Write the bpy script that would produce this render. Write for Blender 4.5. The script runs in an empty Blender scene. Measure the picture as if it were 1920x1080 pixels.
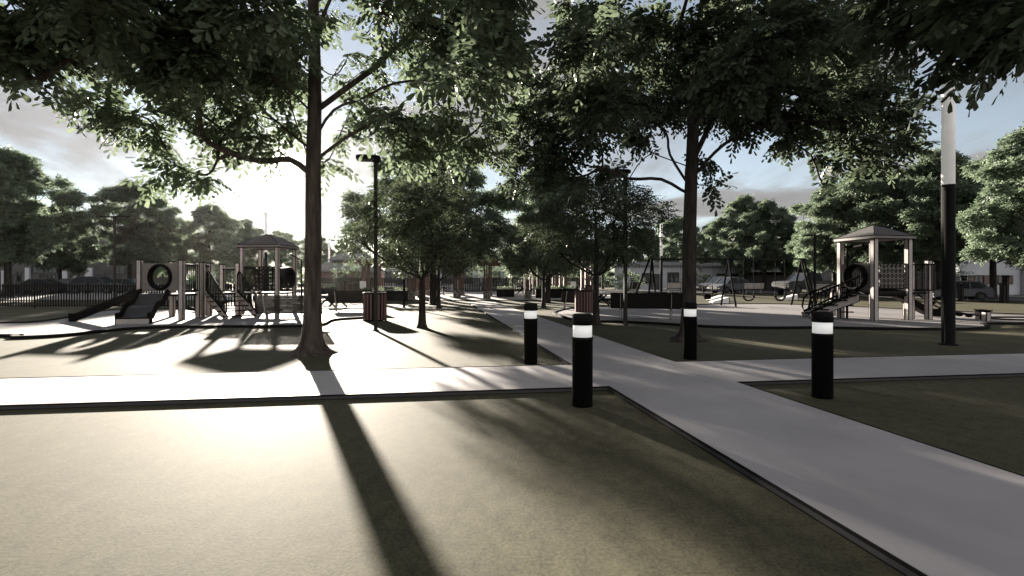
import bpy, math, random
import numpy as np
from mathutils import Vector, Matrix

sc = bpy.context.scene
COL = sc.collection
R = math.radians
rnd = random.Random(7)
EYE = 1.5                       # eye height of the camera
SUN_DIR = Vector((-0.453, 1.0, 0.234)).normalized()   # towards the sun

# ------------------------------------------------------------------ placing
def sstep(a, b, x):
    t = min(1.0, max(0.0, (x - a) / (b - a)))
    return t * t * (3 - 2 * t)

def gz(x, y):
    "height of the ground: level park, rising slightly towards the street"
    return 0.45 * sstep(36, 50, y) * (1 - 0.6 * sstep(26, 40, x))

def at(px, py, Y):
    return Vector(((px - 960) / 960 * Y, Y, EYE - (py - 530) / 960 * Y))

def gnd(px, py):
    Y = 960 * EYE / (py - 530)
    return Vector(((px - 960) / 960 * Y, Y, 0))

# ------------------------------------------------------------------ materials
def new_mat(name):
    m = bpy.data.materials.new(name)
    m.use_nodes = True
    nt = m.node_tree
    b = nt.nodes['Principled BSDF']
    return m, nt, b

def node(nt, kind, **kw):
    n = nt.nodes.new(kind)
    for k, v in kw.items():
        setattr(n, k, v)
    return n

def noise_mat(name, c1, c2, scale=4.0, rough=0.7, metal=0.0, bump=0.0, detail=5, stretch=(1, 1, 1), spec=0.5, bscale=None, lo=.35, hi=.65):
    "two colours mixed by object-space noise, with an optional bump"
    m, nt, b = new_mat(name)
    tc = node(nt, 'ShaderNodeTexCoord')
    mp = node(nt, 'ShaderNodeMapping')
    mp.inputs['Scale'].default_value = stretch
    nt.links.new(tc.outputs['Object'], mp.inputs['Vector'])
    nz = node(nt, 'ShaderNodeTexNoise')
    nz.inputs['Scale'].default_value = scale
    nz.inputs['Detail'].default_value = detail
    nt.links.new(mp.outputs['Vector'], nz.inputs['Vector'])
    cr = node(nt, 'ShaderNodeValToRGB')
    cr.color_ramp.elements[0].position = lo
    cr.color_ramp.elements[1].position = hi
    cr.color_ramp.elements[0].color = (*c1, 1)
    cr.color_ramp.elements[1].color = (*c2, 1)
    nt.links.new(nz.outputs['Fac'], cr.inputs['Fac'])
    nt.links.new(cr.outputs['Color'], b.inputs['Base Color'])
    b.inputs['Roughness'].default_value = rough
    b.inputs['Metallic'].default_value = metal
    b.inputs['Specular IOR Level'].default_value = spec
    if bump:
        bn = node(nt, 'ShaderNodeBump')
        bn.inputs['Strength'].default_value = bump
        bn.inputs['Distance'].default_value = 0.02
        src = nz
        if bscale:
            src = node(nt, 'ShaderNodeTexNoise')
            src.inputs['Scale'].default_value = bscale
            src.inputs['Detail'].default_value = 4
            nt.links.new(mp.outputs['Vector'], src.inputs['Vector'])
        nt.links.new(src.outputs['Fac'], bn.inputs['Height'])
        nt.links.new(bn.outputs['Normal'], b.inputs['Normal'])
    return m

def flat(name, c, rough=0.6, metal=0.0, spec=0.5):
    c2 = tuple(min(1, x * 1.12) for x in c)
    c1 = tuple(x * 0.9 for x in c)
    return noise_mat(name, c1, c2, 6.0, rough, metal, spec=spec)

def grass_mat():
    m, nt, b = new_mat('lawn')
    tc = node(nt, 'ShaderNodeTexCoord')
    def nz(scale, detail, st=(1, 1, 1)):
        mp = node(nt, 'ShaderNodeMapping'); mp.inputs['Scale'].default_value = st
        nt.links.new(tc.outputs['Object'], mp.inputs['Vector'])
        n = node(nt, 'ShaderNodeTexNoise'); n.inputs['Scale'].default_value = scale; n.inputs['Detail'].default_value = detail
        n.inputs['Roughness'].default_value = .65
        nt.links.new(mp.outputs['Vector'], n.inputs['Vector']); return n
    a, f = nz(0.55, 6), nz(48, 5, (1, .8, 1))
    c1 = node(nt, 'ShaderNodeValToRGB')
    e = c1.color_ramp.elements
    e[0].position, e[1].position = .3, .72
    e[0].color, e[1].color = (.052, .050, .036, 1), (.083, .078, .058, 1)
    nt.links.new(a.outputs['Fac'], c1.inputs['Fac'])
    c2 = node(nt, 'ShaderNodeValToRGB')
    e = c2.color_ramp.elements
    e[0].position, e[1].position = .34, .66
    e[0].color, e[1].color = (.30, .34, .28, 1), (1.75, 1.68, 1.45, 1)
    g2 = nz(9, 6, (1, .6, 1))
    av = node(nt, 'ShaderNodeMath', operation='ADD'); hf = node(nt, 'ShaderNodeMath', operation='MULTIPLY'); hf.inputs[1].default_value = .625
    nt.links.new(f.outputs['Fac'], av.inputs[0]); gm = node(nt, 'ShaderNodeMath', operation='MULTIPLY'); gm.inputs[1].default_value = .6; nt.links.new(g2.outputs['Fac'], gm.inputs[0]); nt.links.new(gm.outputs[0], av.inputs[1]); nt.links.new(av.outputs[0], hf.inputs[0]); nt.links.new(hf.outputs[0], c2.inputs['Fac'])
    mx = node(nt, 'ShaderNodeMix', data_type='RGBA', blend_type='MULTIPLY')
    mx.inputs[0].default_value = .8
    nt.links.new(c1.outputs['Color'], mx.inputs[6]); nt.links.new(c2.outputs['Color'], mx.inputs[7])
    nt.links.new(mx.outputs[2], b.inputs['Base Color'])
    b.inputs['Roughness'].default_value = .82
    b.inputs['Specular IOR Level'].default_value = .06
    bn = node(nt, 'ShaderNodeBump'); bn.inputs['Strength'].default_value = .10; bn.inputs['Distance'].default_value = .02
    nt.links.new(f.outputs['Fac'], bn.inputs['Height']); nt.links.new(bn.outputs['Normal'], b.inputs['Normal'])
    return m

def leaf_mat(name, c1, c2, trans=.35):
    m, nt, b = new_mat(name)
    g = node(nt, 'ShaderNodeNewGeometry')
    cr = node(nt, 'ShaderNodeValToRGB')
    cr.color_ramp.elements[0].color = (*c1, 1); cr.color_ramp.elements[1].color = (*c2, 1)
    nt.links.new(g.outputs['Random Per Island'], cr.inputs['Fac'])
    oi = node(nt, 'ShaderNodeObjectInfo'); mr = node(nt, 'ShaderNodeMapRange'); mr.inputs['To Min'].default_value = .78; mr.inputs['To Max'].default_value = 1.2
    nt.links.new(oi.outputs['Random'], mr.inputs['Value'])
    h0 = node(nt, 'ShaderNodeHueSaturation'); nt.links.new(mr.outputs[0], h0.inputs['Value']); nt.links.new(cr.outputs['Color'], h0.inputs['Color'])
    nt.links.new(h0.outputs['Color'], b.inputs['Base Color'])
    b.inputs['Roughness'].default_value = .55
    b.inputs['Specular IOR Level'].default_value = .3
    t = node(nt, 'ShaderNodeBsdfTranslucent')
    hs = node(nt, 'ShaderNodeHueSaturation'); hs.inputs['Value'].default_value = 1.2; hs.inputs['Hue'].default_value = .492
    nt.links.new(h0.outputs['Color'], hs.inputs['Color']); nt.links.new(hs.outputs['Color'], t.inputs['Color'])
    mx = node(nt, 'ShaderNodeMixShader'); mx.inputs[0].default_value = trans
    nt.links.new(b.outputs[0], mx.inputs[1]); nt.links.new(t.outputs[0], mx.inputs[2])
    nt.links.new(mx.outputs[0], nt.nodes['Material Output'].inputs['Surface'])
    return m

def glass_mat(name, c=(.03, .035, .04)):
    m, nt, b = new_mat(name)
    b.inputs['Base Color'].default_value = (*c, 1)
    b.inputs['Roughness'].default_value = .06
    b.inputs['Specular IOR Level'].default_value = .4
    return m

M = dict(
    lawn=grass_mat(),
    concrete=noise_mat('path_concrete', (.295, .278, .285), (.345, .325, .333), 1.1, .62, bump=.03, bscale=60, spec=.22),
    edging=flat('edging', (.012, .011, .011), .8, spec=.04),
    rubber=noise_mat('rubber_surface', (.115, .107, .108), (.20, .187, .187), 70, .75, bump=.08, detail=2, spec=.24),
    asphalt=noise_mat('asphalt', (.045, .045, .047), (.085, .083, .082), 3, .85, bump=.1, bscale=90, spec=.15),
    paving=noise_mat('plaza_paving', (.26, .25, .25), (.37, .355, .35), 2.2, .75, bump=.08, bscale=30, spec=.15),
    black=flat('black_metal', (.010, .0095, .0095), .7, spec=.06),
    bollard=flat('bollard_paint', (.005, .005, .005), .75, spec=.12),
    band=noise_mat('white_band', (.72, .72, .70), (.80, .80, .78), 3, .5),
    post=noise_mat('beige_post', (.34, .30, .285), (.41, .37, .35), 5, .6, spec=.25),
    line=flat('dark_edge', (.008, .007, .007), .8, spec=.03),
    panel=noise_mat('brown_panel', (.115, .10, .088), (.16, .14, .125), 30, .6),
    roof=noise_mat('grey_canopy', (.055, .050, .050), (.075, .069, .069), 9, .7, spec=.2),
    slide=noise_mat('dark_slide', (.026, .026, .029), (.036, .036, .040), 6, .5, spec=.25),
    slat_red=noise_mat('red_slat', (.105, .055, .05), (.165, .088, .08), 6, .6, stretch=(1, 1, .15)),
    speckle=noise_mat('speckled_metal', (.012, .011, .010), (.09, .08, .07), 90, .75, detail=1, lo=.48, hi=.6, spec=.08),
    bench=noise_mat('bench_mesh', (.014, .0125, .012), (.034, .031, .029), 40, .85, spec=.02),
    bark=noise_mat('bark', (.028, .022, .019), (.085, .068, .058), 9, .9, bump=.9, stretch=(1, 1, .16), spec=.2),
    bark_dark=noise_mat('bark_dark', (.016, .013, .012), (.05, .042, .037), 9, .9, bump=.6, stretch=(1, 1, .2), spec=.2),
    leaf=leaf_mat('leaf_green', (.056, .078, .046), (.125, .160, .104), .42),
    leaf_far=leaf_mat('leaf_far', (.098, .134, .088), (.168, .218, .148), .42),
    leaf_warm=leaf_mat('leaf_warm', (.036, .050, .029), (.085, .106, .064), .36),
    wood=noise_mat('pergola_wood', (.05, .029, .023), (.11, .064, .05), 5, .6, stretch=(1, 1, .2)),
    stone=noise_mat('pier_stone', (.04, .037, .035), (.30, .27, .25), 9, .85, bump=.6, detail=2),
    picket=noise_mat('dark_picket', (.010, .009, .008), (.024, .021, .019), 5, .9, stretch=(1, 1, .2)),
    wall_white=noise_mat('white_render', (.40, .41, .44), (.48, .49, .52), .7, .8),
    wall_dark=noise_mat('dark_render', (.05, .048, .048), (.085, .08, .08), .8, .8),
    wall_brick=noise_mat('brown_brick', (.09, .06, .05), (.16, .11, .095), 6, .85),
    shingle=noise_mat('grey_shingle', (.12, .115, .12), (.19, .185, .19), 5, .8, bump=.3),
    glass=glass_mat('window_glass'),
    frame=flat('window_frame', (.02, .019, .019), .5),
    tyre=flat('tyre', (.010, .010, .010), .8),
    rim=flat('wheel_rim', (.10, .10, .105), .35, .6),
    column_glow=noise_mat('white_column', (.72, .68, .65), (.82, .78, .75), 3, .4),
    soil=noise_mat('soil', (.02, .016, .012), (.05, .04, .03), 20, .95, bump=.5),
    ltn=flat('headlight_glass', (.10, .10, .10), .7, spec=.1), side=flat('slab_side', (.055, .053, .053), .8, spec=.1),
)
for k_, e_ in (('band', .06), ('column_glow', .035)):     # faint emission added so the white bands and column tops look brighter
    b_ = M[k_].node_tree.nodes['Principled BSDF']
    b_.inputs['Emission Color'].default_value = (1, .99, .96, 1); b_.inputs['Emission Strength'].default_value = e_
M['board_white'] = noise_mat('board_white', (.70, .68, .66), (.80, .78, .76), 3, .5)
def paint(name, c):
    m, nt, b = new_mat(name)
    b.inputs['Base Color'].default_value = (*c, 1)
    b.inputs['Roughness'].default_value = .42
    b.inputs['Metallic'].default_value = 0
    b.inputs['Specular IOR Level'].default_value = .25
    b.inputs['Coat Weight'].default_value = .08
    b.inputs['Coat Roughness'].default_value = .08
    return m

# ------------------------------------------------------------------ mesh building
class MB:
    def __init__(s):
        s.v, s.f, s.m = [], [], []
    def add(s, vs, fs, m=0):
        n = len(s.v)
        s.v += [tuple(v) for v in vs]
        for f in fs:
            s.f.append([i + n for i in f]); s.m.append(m)
        return s
    def box(s, c, d, m=0, rz=0.0):
        x, y, z = (d[0] / 2, d[1] / 2, d[2] / 2)
        ca, sa = math.cos(rz), math.sin(rz)
        vs = []
        for a in (-1, 1):
            for b in (-1, 1):
                for e in (-1, 1):
                    X, Y = a * x, b * y
                    vs.append((c[0] + X * ca - Y * sa, c[1] + X * sa + Y * ca, c[2] + e * z))
        return s.add(vs, [(0, 1, 3, 2), (4, 6, 7, 5), (0, 4, 5, 1), (2, 3, 7, 6), (0, 2, 6, 4), (1, 5, 7, 3)], m)
    def beam(s, a, b, w, h, m=0, up=(0, 0, 1)):
        a, b = Vector(a), Vector(b)
        d = (b - a).normalized()
        u = Vector(up)
        if abs(d.dot(u)) > .98: u = Vector((0, 1, 0))
        sd = d.cross(u).normalized(); u = sd.cross(d)
        vs = []
        for p in (a, b):
            for i, j in ((-1, -1), (1, -1), (1, 1), (-1, 1)):
                vs.append(p + sd * (i * w / 2) + u * (j * h / 2))
        return s.add(vs, [(3, 2, 1, 0), (4, 5, 6, 7), (0, 1, 5, 4), (1, 2, 6, 5), (2, 3, 7, 6), (3, 0, 4, 7)], m)
    def tube(s, pts, r, n=8, m=0, caps=True):
        pts = [Vector(p) for p in pts]
        rs = r if isinstance(r, (list, tuple)) else [r] * len(pts)
        base = len(s.v)
        ref = None
        for i, p in enumerate(pts):
            d = (pts[min(i + 1, len(pts) - 1)] - pts[max(i - 1, 0)]).normalized()
            if ref is None:
                ref = Vector((0, 0, 1)) if abs(d.z) < .9 else Vector((1, 0, 0))
            u = (ref - d * ref.dot(d)).normalized(); ref = u
            w = d.cross(u)
            for k in range(n):
                t = 2 * math.pi * k / n
                s.v.append(tuple(p + (u * math.cos(t) + w * math.sin(t)) * rs[i]))
        for i in range(len(pts) - 1):
            for k in range(n):
                a, b = base + i * n + k, base + i * n + (k + 1) % n
                s.f.append([a, b, b + n, a + n]); s.m.append(m)
        if caps:
            s.f.append([base + k for k in range(n)][::-1]); s.m.append(m)
            e = base + (len(pts) - 1) * n
            s.f.append([e + k for k in range(n)]); s.m.append(m)
        return s
    def lathe(s, prof, c=(0, 0, 0), n=20, m=0):
        base = len(s.v)
        for r, z in prof:
            for k in range(n):
                t = 2 * math.pi * k / n
                s.v.append((c[0] + r * math.cos(t), c[1] + r * math.sin(t), c[2] + z))
        for i in range(len(prof) - 1):
            for k in range(n):
                a, b = base + i * n + k, base + i * n + (k + 1) % n
                s.f.append([a, b, b + n, a + n]); s.m.append(m)
        s.f.append([base + k for k in range(n)][::-1]); s.m.append(m)
        e = base + (len(prof) - 1) * n
        s.f.append([e + k for k in range(n)]); s.m.append(m)
        return s
    def extrude(s, pts, vec, m=0):
        pts = [Vector(p) for p in pts]; vec = Vector(vec); n = len(pts)
        vs = pts + [p + vec for p in pts]
        fs = [list(range(n))[::-1], list(range(n, 2 * n))]
        fs += [[i, (i + 1) % n, (i + 1) % n + n, i + n] for i in range(n)]
        return s.add(vs, fs, m)
    def opost(s, c, w, z0, z1, rz=0.0, d=None, e=.027):
        "square post: dark corners and cap, light faces standing 3 mm proud"
        d = d or w
        s.box((c[0], c[1], (z0 + z1) / 2), (w, d, z1 - z0), 1, rz)
        ca, sa = math.cos(rz), math.sin(rz)
        for X, Y, sx, sy in ((0, -d / 2, w - 2 * e, .006), (0, d / 2, w - 2 * e, .006), (-w / 2, 0, .006, d - 2 * e), (w / 2, 0, .006, d - 2 * e)):
            s.box((c[0] + X * ca - Y * sa, c[1] + X * sa + Y * ca, (z0 + z1) / 2), (sx, sy, z1 - z0 - .09), 0, rz)
        return s
    def build(s, name, mats, parent=None, smooth=False):
        if not isinstance(mats, (list, tuple)): mats = [mats]
        off = ORG.get(parent.name, Vector((0, 0, 0))) if parent else Vector((0, 0, 0))
        me = bpy.data.meshes.new(name)
        me.from_pydata([(x - off.x, y - off.y, z - off.z) for x, y, z in s.v], [], s.f)
        for m in mats: me.materials.append(m)
        me.polygons.foreach_set('material_index', s.m)
        if smooth:
            me.polygons.foreach_set('use_smooth', [True] * len(s.f))
        me.update()
        o = bpy.data.objects.new(name, me); COL.objects.link(o)
        if parent:
            o.parent = parent
            ORG[o.name] = off
        return o

ORG = {}
def tag(o, label=None, cat=None, group=None, kind=None):
    if label: o['label'] = label
    if cat: o['category'] = cat
    if group: o['group'] = group
    if kind: o['kind'] = kind
    return o

def thing(name, label, cat, loc=(0, 0, 0), rz=0.0, group=None, world=True):
    "an Empty at the thing's base; world=True: its parts are given in world coordinates"
    o = bpy.data.objects.new(name, None); COL.objects.link(o)
    o.empty_display_size = .2
    o.location = loc; o.rotation_euler = (0, 0, rz)
    ORG[o.name] = Vector(loc) if world else Vector((0, 0, 0))
    return tag(o, label, cat, group)

def copy_tree(o, parent=None):
    c = o.copy(); COL.objects.link(c)
    if parent: c.parent = parent
    for ch in list(o.children):
        copy_tree(ch, c)
    return c

def structure(mb, name, mats):
    return tag(mb.build(name, mats), kind='structure')

def sheet(poly, z, thick=0.0, edge=None):
    mb = MB()
    if thick:
        mb.extrude([(x, y, z - thick) for x, y in poly], (0, 0, thick), 0)
    else:
        mb.add([(x, y, z) for x, y in poly], [list(range(len(poly)))])
    return mb
# ------------------------------------------------------------------ ground, paths, play surfaces, roads
def build_ground():
    xs = sorted(set([-420, -300, -200, -140] + list(range(-100, 101, 4)) + [140, 200, 300, 420]))
    ys = sorted(set([-60, -30, -10] + list(range(0, 90, 2)) + [100, 130, 180, 260, 380, 560]))
    mb = MB()
    vs = [(x, y, gz(x, y)) for y in ys for x in xs]
    n = len(xs)
    fs = [(j * n + i, j * n + i + 1, (j + 1) * n + i + 1, (j + 1) * n + i) for j in range(len(ys) - 1) for i in range(n - 1)]
    mb.add(vs, fs)
    structure(mb, 'ground', M['lawn'])
build_ground()

PD = Vector((-0.1473, 0.989, 0)); PC = Vector((0.989, 0.1473, 0))   # along the main path / along the cross path
C00, C10 = Vector((1.35, 7.12, 0)), Vector((3.28, 7.44, 0))         # near corners of the crossing
C01, C11 = Vector((1.05, 9.04, 0)), Vector((2.98, 9.36, 0))         # far corners
PZ = .055
def run(a, d, t): p = a + d * t; return (p.x, p.y)
far_l, far_r = run(C01, PD, 31.6), run(C11, PD, 31.2)
near_l, near_r = run(C00, -PD, 16), run(C10, -PD, 16)
main = [near_l, near_r, (C10.x, C10.y), run(C10, PC, 40), run(C11, PC, 40), (C11.x, C11.y), far_r, far_l, (C01.x, C01.y), run(C01, -PC, 40), run(C00, -PC, 40), (C00.x, C00.y)]
structure(sheet(main, PZ, .2), 'path', M['concrete'])

def strip(pts, w, z0, z1, m=0, mb=None):
    "low edging that follows a polyline, mitred at the bends"
    mb = mb or MB()
    P = [Vector((p[0], p[1], 0)) for p in pts]
    L, Q = [], []
    for i, p in enumerate(P):
        a = (p - P[i - 1]).normalized() if i else (P[1] - p).normalized()
        b = (P[i + 1] - p).normalized() if i < len(P) - 1 else a
        t = (a + b).normalized(); nrm = Vector((-t.y, t.x, 0))
        k = w / 2 / max(.4, nrm.dot(Vector((-a.y, a.x, 0))))
        L.append(p + nrm * k); Q.append(p - nrm * k)
    n = len(P)
    vs = [(q.x, q.y, z0) for q in L] + [(q.x, q.y, z0) for q in Q] + [(q.x, q.y, z1) for q in L] + [(q.x, q.y, z1) for q in Q]
    fs = []
    for i in range(n - 1):
        fs += [(2 * n + i, 3 * n + i, 3 * n + i + 1, 2 * n + i + 1), (i, 2 * n + i, 2 * n + i + 1, i + 1), (n + i, n + i + 1, 3 * n + i + 1, 3 * n + i)]
    fs += [(0, n, 3 * n, 2 * n), (n - 1, 3 * n - 1, 4 * n - 1, 2 * n - 1)]
    return mb.add(vs, fs, m)

edges = [[near_l, (C00.x, C00.y), run(C00, -PC, 40)], [run(C01, -PC, 40), (C01.x, C01.y), far_l], [near_r, (C10.x, C10.y), run(C10, PC, 40)], [run(C11, PC, 40), (C11.x, C11.y), far_r]]
for e in edges:
    mb = strip(e, .016, PZ - .012, PZ + .006)
    strip(e, .022, -.02, .008, 0, mb); strip(e, .012, .008, PZ - .012, 1, mb)
    structure(mb, 'path_edging', [M['edging'], M['side']])

# plaza beyond the lawns
plaza = [(-42, 40.2), (far_l[0] - .02, 40.2), (far_r[0] + .02, 40.2), (9.6, 40.2), (9.6, 64), (-42, 64)]
mb = MB()
xs = [-42 + i * 51.6 / 14 for i in range(15)]; ys = [40.2, 42, 44, 46, 48, 50, 56, 64]
mb.add([(x, y, gz(x, y) + .05) for y in ys for x in xs], [(j * 15 + i, j * 15 + i + 1, j * 15 + i + 16, j * 15 + i + 15) for j in range(7) for i in range(14)])
structure(mb, 'plaza', M['paving'])
structure(strip([(-42, 40.15), far_l], .12, -.05, .11), 'plaza_edging', M['edging'])
structure(strip([far_r, (9.6, 40.15)], .12, -.05, .11), 'plaza_edging', M['edging'])

def pix(pts): return [(gnd(*p).x, gnd(*p).y) for p in pts]
def smooth_closed(pts, k=5):
    "Catmull-Rom through a closed outline"
    out = []; n = len(pts)
    for i in range(n):
        p0, p1, p2, p3 = (Vector((*pts[(i + j) % n], 0)) for j in (-1, 0, 1, 2))
        for q in range(k):
            t = q / k
            v = .5 * ((2 * p1) + (p2 - p0) * t + (2 * p0 - 5 * p1 + 4 * p2 - p3) * t * t + (3 * p1 - p0 - 3 * p2 + p3) * t ** 3)
            out.append((v.x, v.y))
    return out
playA = [(-26, 13.8)] + pix([(-60, 632), (26, 632.5), (30, 635.5), (120, 631), (210, 621.5), (290, 616), (400, 614.5), (540, 614), (600, 611), (626, 601), (690, 596), (712, 588), (700, 581), (600, 580.5), (420, 580.5), (260, 582), (190, 585), (110, 600), (0, 608)]) + [(-27, 19.2)]
playB = pix([(1041, 586), (1052, 594), (1082, 602), (1160, 605), (1240, 609), (1320, 614), (1430, 617), (1540, 616.5), (1640, 618.5), (1765, 619.5), (1840, 618), (1852, 614.5), (1843, 609.5), (1880, 608.5), (1990, 609.5), (2120, 612), (2120, 592), (1920, 591.5), (1800, 586), (1690, 581), (1560, 574.5), (1440, 571), (1310, 572), (1180, 574), (1090, 577)])
for nm, poly in (('play_surface', playA), ('play_surface', playB)):
    sm = smooth_closed(poly, 4)
    structure(sheet(sm, .035), nm, M['rubber'])
    structure(strip(sm + [sm[0]], .13, -.05, .085), 'play_surface_kerb', M['edging'])
# small ring kerb in the right-hand surface (round planting bed)
c = gnd(1925, 600); ring = [(c.x + 1.6 * math.cos(t * math.pi / 12), c.y + .9 * math.sin(t * math.pi / 12)) for t in range(25)]
structure(strip(ring, .10, .0, .09), 'bed_kerb', M['edging'])

def ribbon(center, w, dz, name, mat, seg=6):
    P = []
    for (x0, y0), (x1, y1) in zip(center, center[1:]):
        for k in range(seg): P.append(Vector((x0 + (x1 - x0) * k / seg, y0 + (y1 - y0) * k / seg, 0)))
    P.append(Vector((*center[-1], 0)))
    vs = []
    for i, p in enumerate(P):
        t = (P[min(i + 1, len(P) - 1)] - P[max(i - 1, 0)]).normalized(); nn = Vector((-t.y, t.x, 0))
        for k in (-1, -.5, 0, .5, 1):
            q = p + nn * (w / 2 * k); vs.append((q.x, q.y, gz(q.x, q.y) + dz))
    fs = [(i * 5 + k, i * 5 + k + 1, i * 5 + k + 6, i * 5 + k + 5) for i in range(len(P) - 1) for k in range(4)]
    return structure(MB().add(vs, fs), name, mat)
street = [(10, 59), (19, 57), (28, 52), (38, 45), (52, 36), (80, 20)]
ribbon(street, 9.5, .045, 'road', M['asphalt'])
def offset(line, d):
    P = [Vector((*p, 0)) for p in line]; out = []
    for i, p in enumerate(P):
        t = (P[min(i + 1, len(P) - 1)] - P[max(i - 1, 0)]).normalized()
        out.append((p.x - t.y * d, p.y + t.x * d))
    return out
ribbon(offset(street, -4.9), .25, .13, 'kerb', M['concrete'])
ribbon(offset(street, 4.9), .25, .16, 'kerb', M['concrete'])
ribbon(offset(street, 6.4), 2.6, .10, 'pavement', M['paving'])
ribbon([(-120, 50), (-70, 52), (-46, 53), (-24, 55)], 20, .045, 'road', M['asphalt'])

# ------------------------------------------------------------------ trees
def leaf_arrays(P, D, L, pairs, ll, lw, hexa, rs, droop=.45):
    "compound leaves: pairs of leaflets along a rachis plus one at its tip; returns vertices and vertices per leaflet"
    N = len(P)
    D = D / np.linalg.norm(D, axis=1, keepdims=True)
    U = np.tile(np.array([0, 0, 1.0]), (N, 1)) + rs.normal(0, .35, (N, 3))
    S = np.cross(D, U); S /= np.linalg.norm(S, axis=1, keepdims=True)
    U = np.cross(S, D)
    out = []
    size = rs.uniform(.62, 1.22, N)
    shape = np.array([(0, 0), (.4, .36), (.78, .5), (1, .1), (.86, -.46), (.42, -.40)]) if hexa else np.array([(0, 0), (.6, .5), (1, 0), (.6, -.5)])
    spec = [(t, sd) for t in np.linspace(.18, .88, pairs) for sd in (-1, 1)] + [(1.0, 0)]
    for t, sd in spec:
        base = P + D * (L * t)[:, None] - np.array([0, 0, 1.0]) * (L * t * t * .25)[:, None]
        d = S * (sd * (.95 if sd else 0)) + D * (.45 if sd else 1.0) + rs.normal(0, .11, (N, 3))
        d[:, 2] -= droop
        d /= np.linalg.norm(d, axis=1, keepdims=True)
        nrm = U + rs.normal(0, .3, (N, 3))
        w = np.cross(d, nrm); w /= np.linalg.norm(w, axis=1, keepdims=True)
        ln = ll * (1 - .35 * abs(t - .55)) * size * rs.uniform(.85, 1.12, N)
        wd = lw * size * rs.uniform(.85, 1.15, N)
        q = base[:, None, :] + d[:, None, :] * (ln[:, None] * shape[:, 0])[:, :, None] + w[:, None, :] * (wd[:, None] * shape[:, 1])[:, :, None]
        if hexa:   # fold each leaflet along its midrib
            q[:, 2] -= nrm * .012; q[:, 4] -= nrm * .012
        out.append(q)
    return np.concatenate(out).reshape(-1, 3), len(shape)

def array_mesh(name, V, k, mat):
    n = len(V); nf = n // k
    me = bpy.data.meshes.new(name)
    me.vertices.add(n); me.vertices.foreach_set('co', V.astype(np.float32).ravel())
    me.loops.add(n); me.loops.foreach_set('vertex_index', np.arange(n, dtype=np.int32))
    me.polygons.add(nf)
    me.polygons.foreach_set('loop_start', np.arange(0, n, k, dtype=np.int32))
    me.materials.append(mat); me.update(calc_edges=True); me.validate()
    return me

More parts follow.
